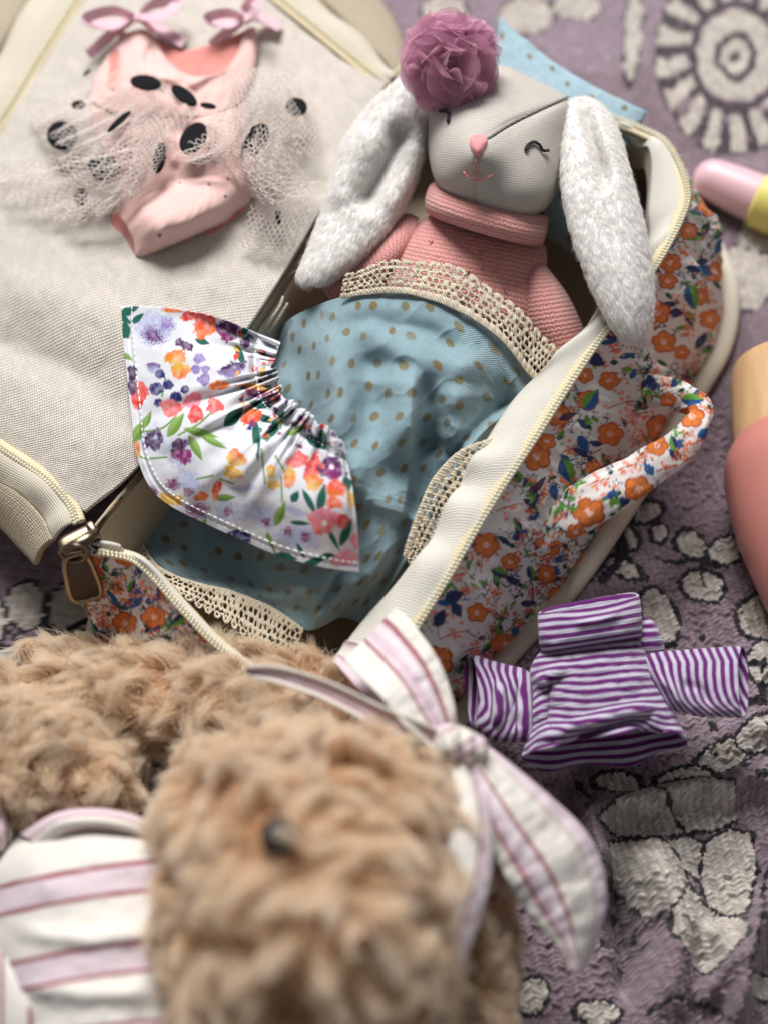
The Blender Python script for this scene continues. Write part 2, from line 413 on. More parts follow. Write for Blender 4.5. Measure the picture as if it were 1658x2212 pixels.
# ------------------------------------------------------------------ printing on cloth (vertex colours in reference space)
def blend(col, m, c):
    col[:] = col * (1 - m[:, None]) + np.asarray(c)[None] * m[:, None]
class Print:
    def __init__(s, X, Y, base, soft=1.6):
        s.X = X.ravel(); s.Y = Y.ravel(); s.c = np.tile(np.asarray(base, float), (len(s.X), 1)); s.soft = soft
    def loc(s, x, y, R):
        m = np.where((np.abs(s.X - x) < R) & (np.abs(s.Y - y) < R))[0]; return m
    def ell(s, x, y, a, b, ang, c, wob=.18, speck=0., seed=0, c2=None):
        R = max(a, b) * 1.5 + 3; m = s.loc(x, y, R)
        if not len(m): return
        dx = s.X[m] - x; dy = s.Y[m] - y; t = radians(ang); u = (dx * cos(t) + dy * sin(t)) / a; v = (-dx * sin(t) + dy * cos(t)) / b
        r = np.hypot(u, v); th = np.arctan2(v, u)
        r = r * (1 + wob * .55 * np.sin(3 * th + seed) + wob * .3 * np.sin(5 * th + 2 * seed)) + (noise(s.X[m] * .22, s.Y[m] * .22, int(seed) + 50) - .5) * .34 + (noise(s.X[m] * .5, s.Y[m] * .5, int(seed) + 90) - .5) * .12
        k = smooth(1 + s.soft / min(a, b), 1 - s.soft / min(a, b), r)
        if speck:
            n = rng.random(len(m)); k = np.where(n > smooth(.25, 1.15, r) * speck * 1.1, k, 0) * smooth(1.35, .9, r)
        cc = np.asarray(c)[None] * np.ones((len(m), 1))
        if c2 is not None:
            q = smooth(-.9, .9, v + .25 * np.sin(4 * u + seed))[:, None]; cc = cc * (1 - q) + np.asarray(c2)[None] * q
        wc = .42 * (noise(s.X[m] * .13, s.Y[m] * .13, int(seed)) - .35) + .2 * (noise(s.X[m] * .6, s.Y[m] * .6, int(seed) + 7) - .5)
        wc = np.clip(wc + .12 * smooth(.55, .1, r), -.2, .5)[:, None]; cc = cc * (1 - np.clip(wc, 0, 1)) + np.clip(wc, 0, 1) * .82; cc = cc * (1 + np.clip(wc, -.3, 0))
        s.c[m] = s.c[m] * (1 - k[:, None]) + cc * k[:, None]
    def leaf(s, x, y, a, b, ang, c, c2=None):
        R = a * 1.2 + 3; m = s.loc(x, y, R)
        if not len(m): return
        dx = s.X[m] - x; dy = s.Y[m] - y; t = radians(ang); u = (dx * cos(t) + dy * sin(t)) / a; v = (-dx * sin(t) + dy * cos(t)) / b
        w = np.clip(1 - u * u, 0, 1) * (1 - .35 * u); k = smooth(w + s.soft / b * .5, w - s.soft / b * .5, np.abs(v)) * (np.abs(u) < 1)
        cc = np.asarray(c)[None] * np.ones((len(m), 1))
        if c2 is not None: cc = np.where((v > 0)[:, None], cc, np.asarray(c2)[None])
        s.c[m] = s.c[m] * (1 - k[:, None]) + cc * k[:, None]
    def line(s, pts, w, c):
        pts = cr(np.asarray(pts, float), max(len(pts) * 4, 6)); lo = pts.min(0) - w - 3; hi = pts.max(0) + w + 3
        m = np.where((s.X > lo[0]) & (s.X < hi[0]) & (s.Y > lo[1]) & (s.Y < hi[1]))[0]
        if not len(m): return
        d, _ = polydist(s.X[m], s.Y[m], pts); k = smooth(w + s.soft * .6, w - s.soft * .6, d)
        s.c[m] = s.c[m] * (1 - k[:, None]) + np.asarray(c)[None] * k[:, None]
    def flower5(s, x, y, r, ang, c, edge, cen, sq=1.0):
        R = r * 1.5 + 3; m = s.loc(x, y, R)
        if not len(m): return
        dx = s.X[m] - x; dy = (s.Y[m] - y) / sq; th = np.arctan2(dy, dx) + radians(ang); q = np.hypot(dx, dy) / r
        shp = .78 + .24 * np.abs(np.cos(2.5 * th)) ** .7
        k = smooth(shp + s.soft / r, shp - s.soft / r, q); e = smooth(shp - .2, shp - .1, q)
        vein = (np.abs(np.sin(2.5 * th)) > .985) & (q > .3); e = np.maximum(e, vein * .6)
        cc = np.asarray(c)[None] * (1 - e[:, None]) + np.asarray(edge)[None] * e[:, None]
        kc = smooth(.3, .22, q)[:, None] * (rng.random(len(m)) > .35)[:, None]; cc = cc * (1 - kc) + np.asarray(cen)[None] * kc
        s.c[m] = s.c[m] * (1 - k[:, None]) + cc * k[:, None]

# ================================================================== the woven throw everything lies on
def proj(W):
    rel = W - np.array([0, -Y_OFF, CAM_H]); dep = rel[..., 1] * cos(PITCH) - rel[..., 2] * sin(PITCH)
    up = rel[..., 1] * sin(PITCH) + rel[..., 2] * cos(PITCH)
    return 829 + rel[..., 0] / dep / HT * 829, 1106 - up / dep / HT * 829

THROW_RIDGES = [  # folds: reference polyline, height cm, half width px
    ([(1760, 1420), (1640, 1440), (1560, 1540), (1420, 1640), (1290, 1680), (1180, 1690)], 1.7, 48),
    ([(1230, 1720), (1270, 1800), (1300, 1900), (1290, 2010)], 1.0, 34),
    ([(1395, 1780), (1420, 1900), (1460, 2010), (1440, 2130), (1420, 2300)], 1.1, 55),
    ([(1700, 1930), (1620, 2010), (1590, 2110), (1570, 2300)], 1.3, 40),
    ([(1440, 1300), (1500, 1390), (1600, 1440)], .9, 45), ([(1240, 1760), (1340, 1740), (1450, 1720), (1560, 1690)], 1.0, 26), ([(1300, 1850), (1330, 1950), (1360, 2060), (1350, 2200)], -1.0, 34), ([(1150, 1720), (1200, 1780), (1230, 1860)], .9, 30), ([(1520, 1980), (1560, 2080), (1500, 2200)], .8, 30), ([(1560, 1480), (1610, 1560), (1680, 1600)], .8, 30),
    ([(1700, 1700), (1600, 1690), (1500, 1740)], .8, 40),
]
def throw_height(x, y):
    h = 0
    for poly, a, w in THROW_RIDGES: h = h + ridge(x, y, poly, a * 1.9, w * .85)
    flat = smooth(1.25, .85, np.hypot((x - 1310) / 345, (y - 1490) / 225))     # pressed down under the little shirt
    return h * (1 - flat) + .5 * flat
MAUVE = lin(130, 112, 120); LILAC = lin(144, 126, 136); CREAM = lin(186, 177, 168); INK = lin(40, 36, 42); TAUPE = lin(166, 152, 146)
def throw_pattern(x, y, gx, gy):
    c = np.where((noise(gx * .09, gy * .09, 3) > .5)[..., None], MAUVE, LILAC) * (1 + .24 * (noise(gx * 3.1, gy * 3.1, 5) - .5))[..., None]
    cream = CREAM * (1 + .3 * (noise(gx * 3.3, gy * 3.3, 8) - .5))[..., None]; cream = np.where((noise(gx * 2.3, gy * 2.3, 18) > .8)[..., None], cream * .7 + MAUVE * .3, cream)
    ink = INK[None] * np.ones(x.shape + (1,))
    def fill(m, v): c[m] = v[m]
    ink_ = ink
    out = (x < -60) | (x > 1730) | (y < -40) | (y > 2270)
    q = noise(gx * .13, gy * .13, 21); fill(out & (q > .6), cream); fill(out & (np.abs(q - .6) < .02), ink)
    j = 9 * (noise(gx * 1.2, gy * 1.2, 31) - .5); x = x + j; y = y + 9 * (noise(gx * 1.2, gy * 1.2, 32) - .5)
    def blob(cx, cy, a, b, ang=0, w=8):
        t = radians(ang); dx, dy = x - cx, y - cy; u = (dx * cos(t) + dy * sin(t)) / a; v = (-dx * sin(t) + dy * cos(t)) / b; r = np.hypot(u, v)
        fill(r < 1 + w * .72 / min(a, b), ink); fill(r < 1 - .1 * w / min(a, b), cream)
    def poly(p, w=4.6):
        p = np.array(p, float); m = inside(x, y, p); d, _ = polydist(x, y, p, True); fill(m | (d < w), ink); fill(m & (d > w * .5), cream)
    def stroke(p, w=6):
        d, _ = polydist(x, y, cr(np.array(p, float), 24)); fill(d < w * .8, ink)
    # ring flower, far corner
    dx, dy = (x - 1590), (y - 121) / 1.22; r = np.hypot(dx, dy); th = np.arctan2(dy, dx)
    fl = r < 178; dash = np.sin(th * 17 + .6 * np.sin(r * .05)) > -.15
    ink_ = ink; ink = ink * .8 + MAUVE * .2
    fill(fl & (r > 100) & (noise(gx * 1.5, gy * 1.5, 83) > .22), ink); fill(fl & (r > 104) & dash & (r < 172), cream)
    fill((r > 88) & (r < 102), ink); fill(r < 84, cream); fill((r < 46) & (r > 32), ink); fill((r < 12), ink); ink = ink_
    for a in ((1138, 28, 62, 40, 0), (1246, 8, 48, 30, 0), (1615, 597, 62, 74, 20), (1650, 505, 60, 45, 0), (1367, 70, 17, 110, 4), (960, 20, 50, 40, 10)): blob(*a[:5], w=4)
    # clover by the peg doll
    for a in ((1494, 1180, 36, 24, 40), (1566, 1192, 40, 26, -25), (1516, 1268, 46, 34, 0), (1350, 1168, 24, 26, 0), (1396, 1108, 30, 18, -20), (1345, 1232, 44, 18, 25),
              (1645, 1335, 56, 50, -20), (1300, 1120, 26, 18, 0), (1420, 1155, 16, 20, 0)): blob(*a, w=11)
    stroke([(1440, 1215), (1516, 1213), (1570, 1225)], 7); stroke([(1516, 1213), (1518, 1262)], 6); stroke([(1330, 1150), (1345, 1200), (1300, 1260)], 14)
    # blossoms round the shirt
    for a in ((1420, 1340, 36, 60, -25), (1560, 1640, 70, 30, -22), (1640, 1590, 52, 34, -30), (1470, 1690, 60, 26, -10), (1330, 1700, 46, 24, 10), (1650, 1440, 40, 46, 20)): blob(*a, w=9)
    spk = (y > 1300) & (y < 1720) & (x > 1380) & (np.hypot(x - 1590, (y - 1560) * .9) < 190) & (noise(gx * 1.6, gy * 1.6, 44) > .74); fill(spk, ink)
    R = lambda pts: [(a * .531 + 778, b * .531 + 1244) for a, b in pts]
    poly(R([(950, 1010), (1050, 930), (1180, 872), (1370, 832), (1500, 870), (1535, 990), (1420, 1040), (1310, 1040), (1230, 1062), (1050, 1064)]))
    poly(R([(1000, 1088), (1200, 1072), (1280, 1130), (1332, 1250), (1284, 1370), (1160, 1425), (1080, 1300), (1020, 1200)]))
    poly(R([(1400, 1085), (1500, 1022), (1590, 1042), (1612, 1200), (1560, 1390), (1440, 1390), (1392, 1300)]))
    poly(R([(1245, 1400), (1330, 1262), (1400, 1350), (1550, 1420), (1540, 1500), (1400, 1640), (1330, 1600), (1235, 1480)]))
    poly(R([(1235, 1085), (1330, 1050), (1392, 1080), (1388, 1250), (1330, 1210)]), 4)
    stroke(R([(1180, 872), (1250, 950), (1320, 1035)]), 5); stroke(R([(1660, 1180), (1600, 1420), (1540, 1650)]), 6); stroke(R([(1160, 1800), (1260, 1750), (1400, 1760), (1480, 1822)]), 6)
    stroke(R([(880, 860), (930, 930), (900, 980)]), 8)
    dk = (np.abs(x - (1330 + (y - 1930) * .1)) < 42) & (y > 1880) & (y < 2050) & (noise(gx * 2, gy * 2, 50) > .62); fill(dk, ink)  # ink speckle: black weave plus the fold's shadow drawn as colour
    for a in ((1150, 2150, 30, 40, 20), (1290, 2190, 46, 26, 0), (1640, 2140, 34, 26, 10)): blob(*a, w=10)
    # flower below the lid
    for a in ((55, 1306, 40, 52, 0), (152, 1312, 48, 56, 15), (40, 1420, 60, 28, 0), (118, 1430, 44, 34, 0), (-20, 1340, 30, 50, 0), (250, 1420, 50, 40, 0)): blob(*a, w=9)
    stroke([(0, 1345), (55, 1393), (104, 1378), (205, 1328)], 7); stroke([(100, 1270), (101, 1380)], 7); stroke([(55, 1393), (50, 1445)], 7); stroke([(103, 1380), (125, 1445)], 7)
    return c
def axis_steps(brk):
    out = [brk[0][0]]
    for a, b, s in brk:
        n = max(1, int(round((b - a) / s))); out += list(a + (b - a) * (np.arange(n) + 1) / n)
    return np.array(out)
XS = axis_steps([(-70, -36, 1.0), (-36, -26, .4), (-26, 2, .25), (2, 22, .065), (22, 36, .22), (36, 70, 1.0)])
YS = axis_steps([(-55, -36, 1.0), (-36, -26, .25), (-26, 6, .065), (6, 55, .25), (55, 90, 1.0)])
gx, gy = np.meshgrid(XS, YS)
vx, vy = proj(np.stack([gx, gy, 0 * gx], -1))
ca_, sa_ = cos(radians(12)), sin(radians(12)); SW, SH = .34, .21
qa = (gx * ca_ + gy * sa_) / SW; qb = (-gx * sa_ + gy * ca_) / SH
qa = qa + .25 * (noise(gx * .8, gy * .8, 61) - .5) + .22 * (noise(gx * 2.1, gy * 2.1, 63) - .5); qb = qb + .4 * (noise(gx * .8, gy * .8, 62) - .5) + .4 * (noise(gx * 2.2, gy * 2.2, 64) - .5)
row = np.floor(qb); sl = np.where(np.floor(qa) % 2 == 0, 1, -1)
qb2 = qb + sl * .9 * (qa - np.floor(qa) - .5); row = np.floor(qb2)
fa = qa - np.floor(qa) - .5; fb = qb2 - row - .5
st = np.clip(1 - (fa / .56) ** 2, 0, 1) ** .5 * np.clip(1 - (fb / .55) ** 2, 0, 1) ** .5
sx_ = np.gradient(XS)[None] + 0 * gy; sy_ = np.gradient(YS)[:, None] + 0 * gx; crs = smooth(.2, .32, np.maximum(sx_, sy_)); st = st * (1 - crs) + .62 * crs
ccx = (np.floor(qa) + .5) * SW; ccb = (row + .5) * SH
cgx = ccx * ca_ - ccb * sa_; cgy = ccx * sa_ + ccb * ca_
cgx = gx + ((np.floor(qa) + .5 - qa) * SW * ca_ - (row + .5 - qb2) * SH * sa_) * .5; cgy = gy + ((np.floor(qa) + .5 - qa) * SW * sa_ + (row + .5 - qb2) * SH * ca_) * .5
cvx, cvy = proj(np.stack([cgx, cgy, 0 * cgx], -1))
tcol = throw_pattern(cvx, cvy, cgx, cgy)
jit = hsh(np.floor(qa).astype(np.int64), row.astype(np.int64), 0, 3) * (1 - crs) + .5 * crs
tcol = tcol * (1 + .42 * (jit - .5))[..., None] * (.56 + .55 * st)[..., None]  # shade between stitches painted into the colour, darker where stitch height drops
hz = throw_height(vx, vy) + .8 * fbm(gx * .12, gy * .12, 77, 2)
hz = hz - .16 + st * .21 * (.4 + 1.1 * jit) + .05 * (noise(gx * 6, gy * 6, 9) - .5)
throw_mat = fabric("throw_chenille", None, weave='noise', f=14, dist=.0005, cvar=.16, rough=.95, sheen=.25, blotch=.1, nscale=.6)
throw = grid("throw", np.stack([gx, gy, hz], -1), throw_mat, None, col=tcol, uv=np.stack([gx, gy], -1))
tag(throw, "mauve woven throw with cream blossoms outlined in black, spread under everything", None, "structure")

# ================================================================== printed cotton of the case
WHITE = lin(224, 218, 214); ORANGE = lin(220, 124, 60); RUST = lin(180, 76, 40); CORAL = lin(232, 118, 84); NAVY = lin(38, 46, 92); BLUE = lin(36, 84, 140)
LEAF = lin(96, 150, 58); DKLEAF = lin(28, 74, 44); PINKISH = lin(250, 200, 190); PLUM = lin(80, 42, 66)
def case_print(X, Y, extra=()):
    p = Print(X, Y, WHITE, 1.5)
    r = np.random.default_rng(11); x0, x1, y0, y1 = X.min(), X.max(), Y.min(), Y.max()
    n = int((x1 - x0) * (y1 - y0) / 290)
    fx = [(a[0], a[1], a[2] + 4) for a in extra if a[3] in 'FS']
    def free(x, y, q): return all((x - a) ** 2 + (y - b) ** 2 > (c + q) ** 2 for a, b, c in fx)
    for _ in range(n):
        x, y = r.uniform(x0, x1), r.uniform(y0, y1); k = r.random(); a = r.uniform(0, 360)
        if not free(x, y, 4): continue
        if k < .2: p.line([(x, y), (x + r.normal(0, 10), y + r.normal(0, 10)), (x + r.normal(0, 16), y + r.normal(0, 16))], 1.1, PLUM if k < .1 else DKLEAF)
        if k < .34:
            for _ in range(7): p.ell(x + r.normal(0, 8), y + r.normal(0, 8), 2.0, 2.0, 0, NAVY)
        elif k < .56: p.leaf(x, y, r.uniform(6, 15), r.uniform(3, 6), a, DKLEAF if k < .46 else LEAF)
        elif k < .72: p.leaf(x, y, r.uniform(11, 24), r.uniform(6, 11), a, BLUE if k < .62 else NAVY, LEAF if k > .67 else None)
        else:
            cc = CORAL if r.random() < .5 else ORANGE
            for _ in range(6): p.ell(x + r.normal(0, 8), y + r.normal(0, 8), 3.6, 3.2, a, cc)
            p.line([(x - 8, y + 6), (x, y), (x + 8, y + 7)], 1.2, RUST)
    for i in range(int((x1 - x0) * (y1 - y0) / 4200)):
        x, y, q = r.uniform(x0, x1), r.uniform(y0, y1), r.uniform(17, 34)
        if free(x, y, q): fx.append((x, y, q)); p.flower5(x, y, q, r.uniform(0, 72), ORANGE, RUST, PINKISH, r.uniform(.75, 1))
    for e in extra:
        x, y, q, t = e[:4]
        if t == 'F': p.flower5(x, y, q, (x * 7) % 72, ORANGE, RUST, PINKISH, .9)
        elif t == 'S':
            for _ in range(12): p.ell(x + r.normal(0, q * .5), y + r.normal(0, q * .5), 4.2, 3.6, 0, CORAL)
            p.line([(x - q, y + q * .4), (x, y), (x + q, y - q * .2)], 1.3, RUST)
        elif t == 'B': p.leaf(x, y, q, q * .55, e[4], BLUE, e[5] if len(e) > 5 else None)
        elif t == 'N': p.leaf(x, y, q, q * .6, e[4], NAVY)
        elif t == 'G':
            for k in range(5): p.leaf(x + r.normal(0, q * .4), y + r.normal(0, q * .4), q * .55, q * .2, r.uniform(0, 360), LEAF)
        elif t == 'P': p.leaf(x, y, q, q * .35, e[4], PLUM)
        elif t == 'C': p.line([(x - q, y), (x - q * .3, y + q * .7), (x + q * .6, y + q * .2), (x + q * .3, y - q * .5), (x - q * .1, y - q * .1)], 1.4, NAVY)
    return p.c
V4 = lambda a, b: (a * .552 + 743, b * .552 + 518)
def v4(lst): return [V4(a[0], a[1]) + (a[2] * .552,) + tuple(a[3:]) for a in lst]
WALL_MOTIFS = v4([(750, 850, 62, 'F'), (360, 1650, 72, 'F'), (520, 1460, 44, 'F'), (430, 1540, 60, 'S'), (650, 1040, 55, 'S'), (940, 530, 36, 'F'), (1035, 550, 42, 'F'), (1250, 400, 50, 'F'),
    (1430, 310, 44, 'F'), (1275, 90, 46, 'F'), (1265, 160, 40, 'F'), (965, 625, 52, 'B', -55, LEAF), (870, 905, 56, 'B', 70, LEAF), (820, 990, 34, 'B', 80), (935, 800, 40, 'B', 60), (430, 1395, 42, 'N', -20),
    (375, 1480, 40, 'N', -60), (440, 1450, 34, 'N', 60), (985, 470, 42, 'N', 30), (1360, 225, 54, 'B', 75, LEAF), (1300, 285, 30, 'N', 0), (1415, 120, 34, 'B', 45), (875, 690, 40, 'P', -20), (760, 960, 44, 'P', -50),
    (960, 700, 30, 'G'), (400, 1360, 26, 'G'), (860, 600, 22, 'C'), (640, 1340, 26, 'C'), (1060, 430, 24, 'S'), (790, 790, 40, 'F'), (350, 1770, 34, 'S'), (1320, 440, 34, 'F'), (1080, 640, 50, 'S'), (255, 1590, 34, 'N', 60),
    (500, 1600, 30, 'S'), (1040, 760, 54, 'F'), (1180, 480, 40, 'C'), (450, 1310, 34, 'S'), (1230, 560, 30, 'N', 30)])
HANDLE_MOTIFS = v4([(598, 1190, 68, 'F'), (956, 1066, 66, 'F'), (1150, 975, 60, 'F'), (1225, 805, 46, 'F'), (722, 1260, 50, 'F'), (990, 940, 46, 'S'), (905, 1145, 40, 'F'), (690, 1130, 44, 'B', -25, LEAF), (762, 1125, 36, 'B', 10),
    (860, 1045, 44, 'G'), (1060, 1020, 36, 'G'), (760, 1180, 26, 'C'), (1360, 690, 52, 'F'), (1265, 890, 40, 'S'), (1300, 760, 26, 'G'), (1185, 595, 36, 'G'), (1265, 625, 34, 'F'), (1360, 625, 46, 'B', 0, LEAF), (1130, 640, 30, 'S'),
    (1100, 885, 30, 'S'), (640, 1265, 34, 'G'), (820, 1190, 20, 'C'), (1350, 800, 30, 'S')])

# ================================================================== the fabric case
case = empty("fabric_case", "small open cloth case with flower printed sides, linen lid and cream zip", "case")
RIM = np.array([(195, 1172, 7), (300, 1213, 7), (400, 1318, 7), (470, 1390, 7), (600, 1490, 6.8), (720, 1520, 6.6), (805, 1485, 6.7), (868, 1395, 6.8), (960, 1250, 7), (1060, 1082, 7.2), (1150, 947, 7.3), (1230, 822, 7.4),
    (1305, 712, 7.5), (1400, 590, 7.5), (1462, 480, 7.5), (1478, 410, 7.5), (1440, 320, 7.5), (1385, 284, 7.4), (1250, 232, 7.2), (1080, 170, 7), (930, 130, 6.8), (850, 170, 6.5), (760, 320, 6.2), (622, 590, 6), (455, 822, 6), (292, 1035, 6.2)], float)
BASE = np.array([(225, 1380, .3), (320, 1465, .3), (450, 1570, .3), (560, 1640, .3), (700, 1710, .3), (850, 1700, .3), (935, 1610, .3), (1000, 1520, .3), (1100, 1395, .3), (1225, 1255, .3), (1335, 1100, .3), (1430, 960, .3),
    (1505, 845, .3), (1555, 765, .3), (1578, 690, .3), (1572, 610, .3), (1520, 500, .3), (1450, 400, .3), (1300, 330, .3), (1120, 260, .3), (960, 220, .3), (870, 270, .3), (780, 420, .3), (640, 690, .3), (470, 930, .3), (310, 1180, .3)], float)
RIM[6:19, 2] += np.array([.5, .9, 1.2, 1.4, 1.5, 1.5, 1.5, 1.5, 1.4, 1.3, 1.1, .8, .4]); BASE[10:18, 0] -= np.array([4, 8, 12, 16, 20, 20, 16, 8])
NT_ = 1500
rim_r = cr(RIM, NT_, True); base_r = cr(BASE, NT_, True)
rim_w = PG(rim_r); base_w = PG(base_r); cen = base_w.mean(0)
NW = 150; tt = np.linspace(0, 1, NW)[:, None, None]
wall = rim_w[None] * (1 - tt) + base_w[None] * tt
outd = base_w - cen; outd[:, 2] = 0; outd /= np.linalg.norm(outd, axis=1, keepdims=True)
wall = wall + outd[None] * (.8 * np.sin(pi * tt) ** .8)
ang_i = np.arange(NT_) / NT_
crump = fbm(ang_i[None] * 60, tt[..., 0] * 3.2, 5, 4) * 1.7 * np.sin(pi * tt[..., 0]) ** .7
wall = wall + outd[None] * crump[..., None]
wx, wy = proj(wall)
case_mat = fabric("case_floral_cotton", None, f=16, dist=.00008, cvar=.06, rough=.85, sheen=.1, blotch=.03)
uvw = np.stack([np.broadcast_to(ang_i[None] * 90, wx.shape), np.broadcast_to(tt[..., 0] * 8, wx.shape)], -1)
grid("side_wall", np.concatenate([wall, wall[:, :1]], 1), case_mat, case, col=np.concatenate([c_ := case_print(wx, wy, WALL_MOTIFS).reshape(NW, NT_, 3), c_[:, :1]], 1), uv=np.concatenate([uvw, uvw[:, :1] + [90, 0]], 1))
# lining: inner wall, floor
lining_mat = fabric("case_lining", lin(205, 190, 166), lin(170, 150, 124), f=7, dist=.0002, cvar=.1)
sub = slice(0, NT_, 6); rin = rim_w[sub] - outd[sub] * .35; bin_ = base_w[sub] - outd[sub] * 1.2; bin_[:, 2] = .7
t2 = np.linspace(0, 1, 24)[:, None, None]
lin_w = rin[None] * (1 - t2) + bin_[None] * t2 - outd[sub][None] * (.3 * np.sin(pi * t2)) + (fbm(ang_i[sub][None] * 40, t2[..., 0] * 3, 9, 3) * .8 * np.sin(pi * t2[..., 0]))[..., None] * outd[sub][None]
lin_w[0, :, 2] -= .1
t3 = np.linspace(0, 1, 20)[1:, None, None]; fl_w = bin_[None] * (1 - t3) + (bin_.mean(0))[None, None] * t3
lw = np.concatenate([lin_w, fl_w], 0)
grid("lining", np.concatenate([lw, lw[:, :1]], 1), lining_mat, case)
# bound lower edge
twill = fabric("twill_tape", lin(232, 224, 208), lin(200, 188, 168), weave='twill', f=7, dist=.00022, cvar=.1)
bpath = arc_resample(np.concatenate([base_w, base_w[:1]]), .5)[:-1]
od = bpath - cen; od[:, 2] = 0; od /= np.linalg.norm(od, axis=1, keepdims=True)
bpath = bpath + od * .3; bpath[:, 2] = .6
bW = sweep(bpath, .6, .5, 12, closed=True); grid("base_binding", np.concatenate([bW, bW[:1]]), twill, case, closed=True)
# zip along the rim: tape, cord and teeth
cream_tape = fabric("zip_tape", lin(224, 220, 210), lin(190, 184, 172), weave='twill', f=7, dist=.0003, cvar=.08)
tooth_mat = plain("zip_teeth", lin(236, 230, 206), .45, 0, .08)
cord_mat = fabric("zip_cord", lin(226, 214, 184), lin(198, 182, 146), weave='rib', f=6, dist=.0002)
k21 = int(21 / 26 * NT_)
zipline = arc_resample(rim_w[20:k21], .12)
def zip_run(path, parent, side):
    """cord plus two rows of small coil teeth along a world path"""
    t = np.gradient(path, axis=0); t /= np.linalg.norm(t, axis=1, keepdims=True)
    s = np.cross(t, [0, 0, 1.]); s /= np.linalg.norm(s, axis=1, keepdims=True); s = s * side
    tube("zip_cord", path - s * .12 - [0, 0, .05], .2, .14, cord_mat, parent, 8)
    V, F = [], []
    q = arc_resample(np.concatenate([path, s], 1), .19)
    ang = [(0, 0)]
    for i, p in enumerate(q):
        c = p[:3]; sd = p[3:] / (np.linalg.norm(p[3:]) + 1e-9); tg = np.cross([0, 0, 1.], sd)
        for k, o in enumerate((.09, .24)):
            ctr = c + sd * (o - .06) + np.array([0, 0, .16]) + tg * (.05 if k else 0)
            b = len(V)
            for dz, w in ((-.09, .085), (.02, .08), (.075, .035)):
                for e in range(6): V.append(ctr + sd * (cos(e * pi / 3) * w * 1.15) + tg * (sin(e * pi / 3) * w * .85) + np.array([0, 0, dz]))
            for l in range(2):
                for e in range(6): F.append((b + l * 6 + e, b + l * 6 + (e + 1) % 6, b + l * 6 + 6 + (e + 1) % 6, b + l * 6 + 6 + e))
            F.append((b + 12, b + 13, b + 14, b + 15)); F.append((b + 12, b + 15, b + 16, b + 17))
    o = raw_mesh("zip_teeth", np.array(V), np.array(F), tooth_mat, parent); o["kind"] = "stuff"
zip_run(zipline, case, 1)
# wide white tape on the inner side of the rim
TAPE = cr(np.array([(250, 1180, 6.9), (320, 1222, 6.9), (415, 1320, 6.9), (485, 1388, 6.9), (600, 1470, 6.6), (690, 1455, 6.4), (735, 1400, 6.6), (800, 1318, 6.5), (905, 1205, 6.7), (985, 1055, 6.6), (1045, 955, 6.9), (1115, 855, 6.8),
    (1190, 782, 7.1), (1290, 672, 7.0), (1395, 530, 6.9), (1400, 455, 6.8), (1405, 350, 7.2), (1370, 302, 7), (1250, 262, 6.8), (1085, 205, 6.6), (940, 165, 6.4), (866, 190, 6.2)], float), 500)
TAPE[:, 2] += np.interp(np.linspace(0, 21, 500), [5, 7, 9, 13, 16, 19], [0, .9, 1.4, 1.4, 1.0, 0])
ro = cr(RIM[:22], 500)
t4 = np.linspace(0, 1, 14)[:, None, None]
pt = ro[None] * (1 - t4) + TAPE[None] * t4; pw_ = PG(pt); pw_[..., 2] += (.22 * np.sin(pi * t4[..., 0]) + t4[..., 0] * .35 * np.sin(np.linspace(0, 95, 500) + 3 * np.sin(np.linspace(0, 30, 500)))[None] * 1.0) - .02
grid("zip_tape", pw_, cream_tape, case, thick=.08)
drop = pw_[-1]; dW = np.stack([drop, drop * .5 + (drop - outd[:1] * 0) * .5 + [0, 0, -.6], drop + [0, 0, -1.6]]); grid("tape_facing", dW, lining_mat, case)

# handle loop
hp = np.array([(1300, 850, 4.2), (1350, 838, 4.6), (1420, 845, 5.2), (1482, 862, 5.6), (1512, 885, 5.8), (1500, 925, 5.9), (1440, 985, 5.9), (1340, 1050, 5.7), (1230, 1110, 5.4), (1130, 1160, 5.0), (1050, 1195, 4.4), (985, 1230, 3.6)], float)
hs = cr(hp, 330); hw_path = PG(hs); q = np.linspace(0, 1, 330)
ha = np.interp(q, [0, .2, .36, .42, .5, .7, .9, 1], [.75, .72, .55, .5, .8, 1.12, 1.1, .9]); hb = np.interp(q, [0, .36, .42, .5, 1], [.5, .4, .42, .5, .6])
hW = sweep(hw_path, ha, hb, 70, up=(0, -.5, .9)); hx, hy = proj(hW)
hn = fbm(q[:, None] * 14 + np.zeros((1, 70)), np.linspace(0, 6, 70)[None] + np.zeros((330, 1)), 3, 3)
hW = hW + gnormal(hW, True) * (hn * .35)[..., None]
grid("handle", hW, case_mat, case, col=case_print(hx, hy, HANDLE_MOTIFS).reshape(330, 70, 3), closed=True)

# ------------------------------------------------------------------ lid: linen panel folded out to the side
linen = fabric("linen", lin(232, 225, 216), lin(170, 159, 146), weave='plain', f=4.8, dist=.0008, cvar=.14, fleck=.33, blotch=.16, grain=.35)
LID = np.array([
    [(845, 165, 6.2), (690, 48, 5.2), (520, -90, 4.4), (330, -225, 3.2)],
    [(745, 360, 6.3), (580, 240, 6.0), (380, 100, 5.2), (190, -30, 3.6)],
    [(625, 575, 6.4), (450, 470, 6.3), (230, 330, 5.4), (55, 175, 3.8)],
    [(470, 805, 6.5), (330, 700, 6.6), (110, 560, 5.5), (-80, 400, 3.8)],
    [(300, 1010, 6.4), (200, 940, 6.5), (30, 800, 5.2), (-185, 590, 3.6)],
    [(186, 1108, 5.9), (110, 1040, 5.6), (-60, 920, 4.2), (-290, 752, 3.2)]], float)
LG = csheet(LID, 220, 200); lx, ly = LG[..., 0], LG[..., 1]
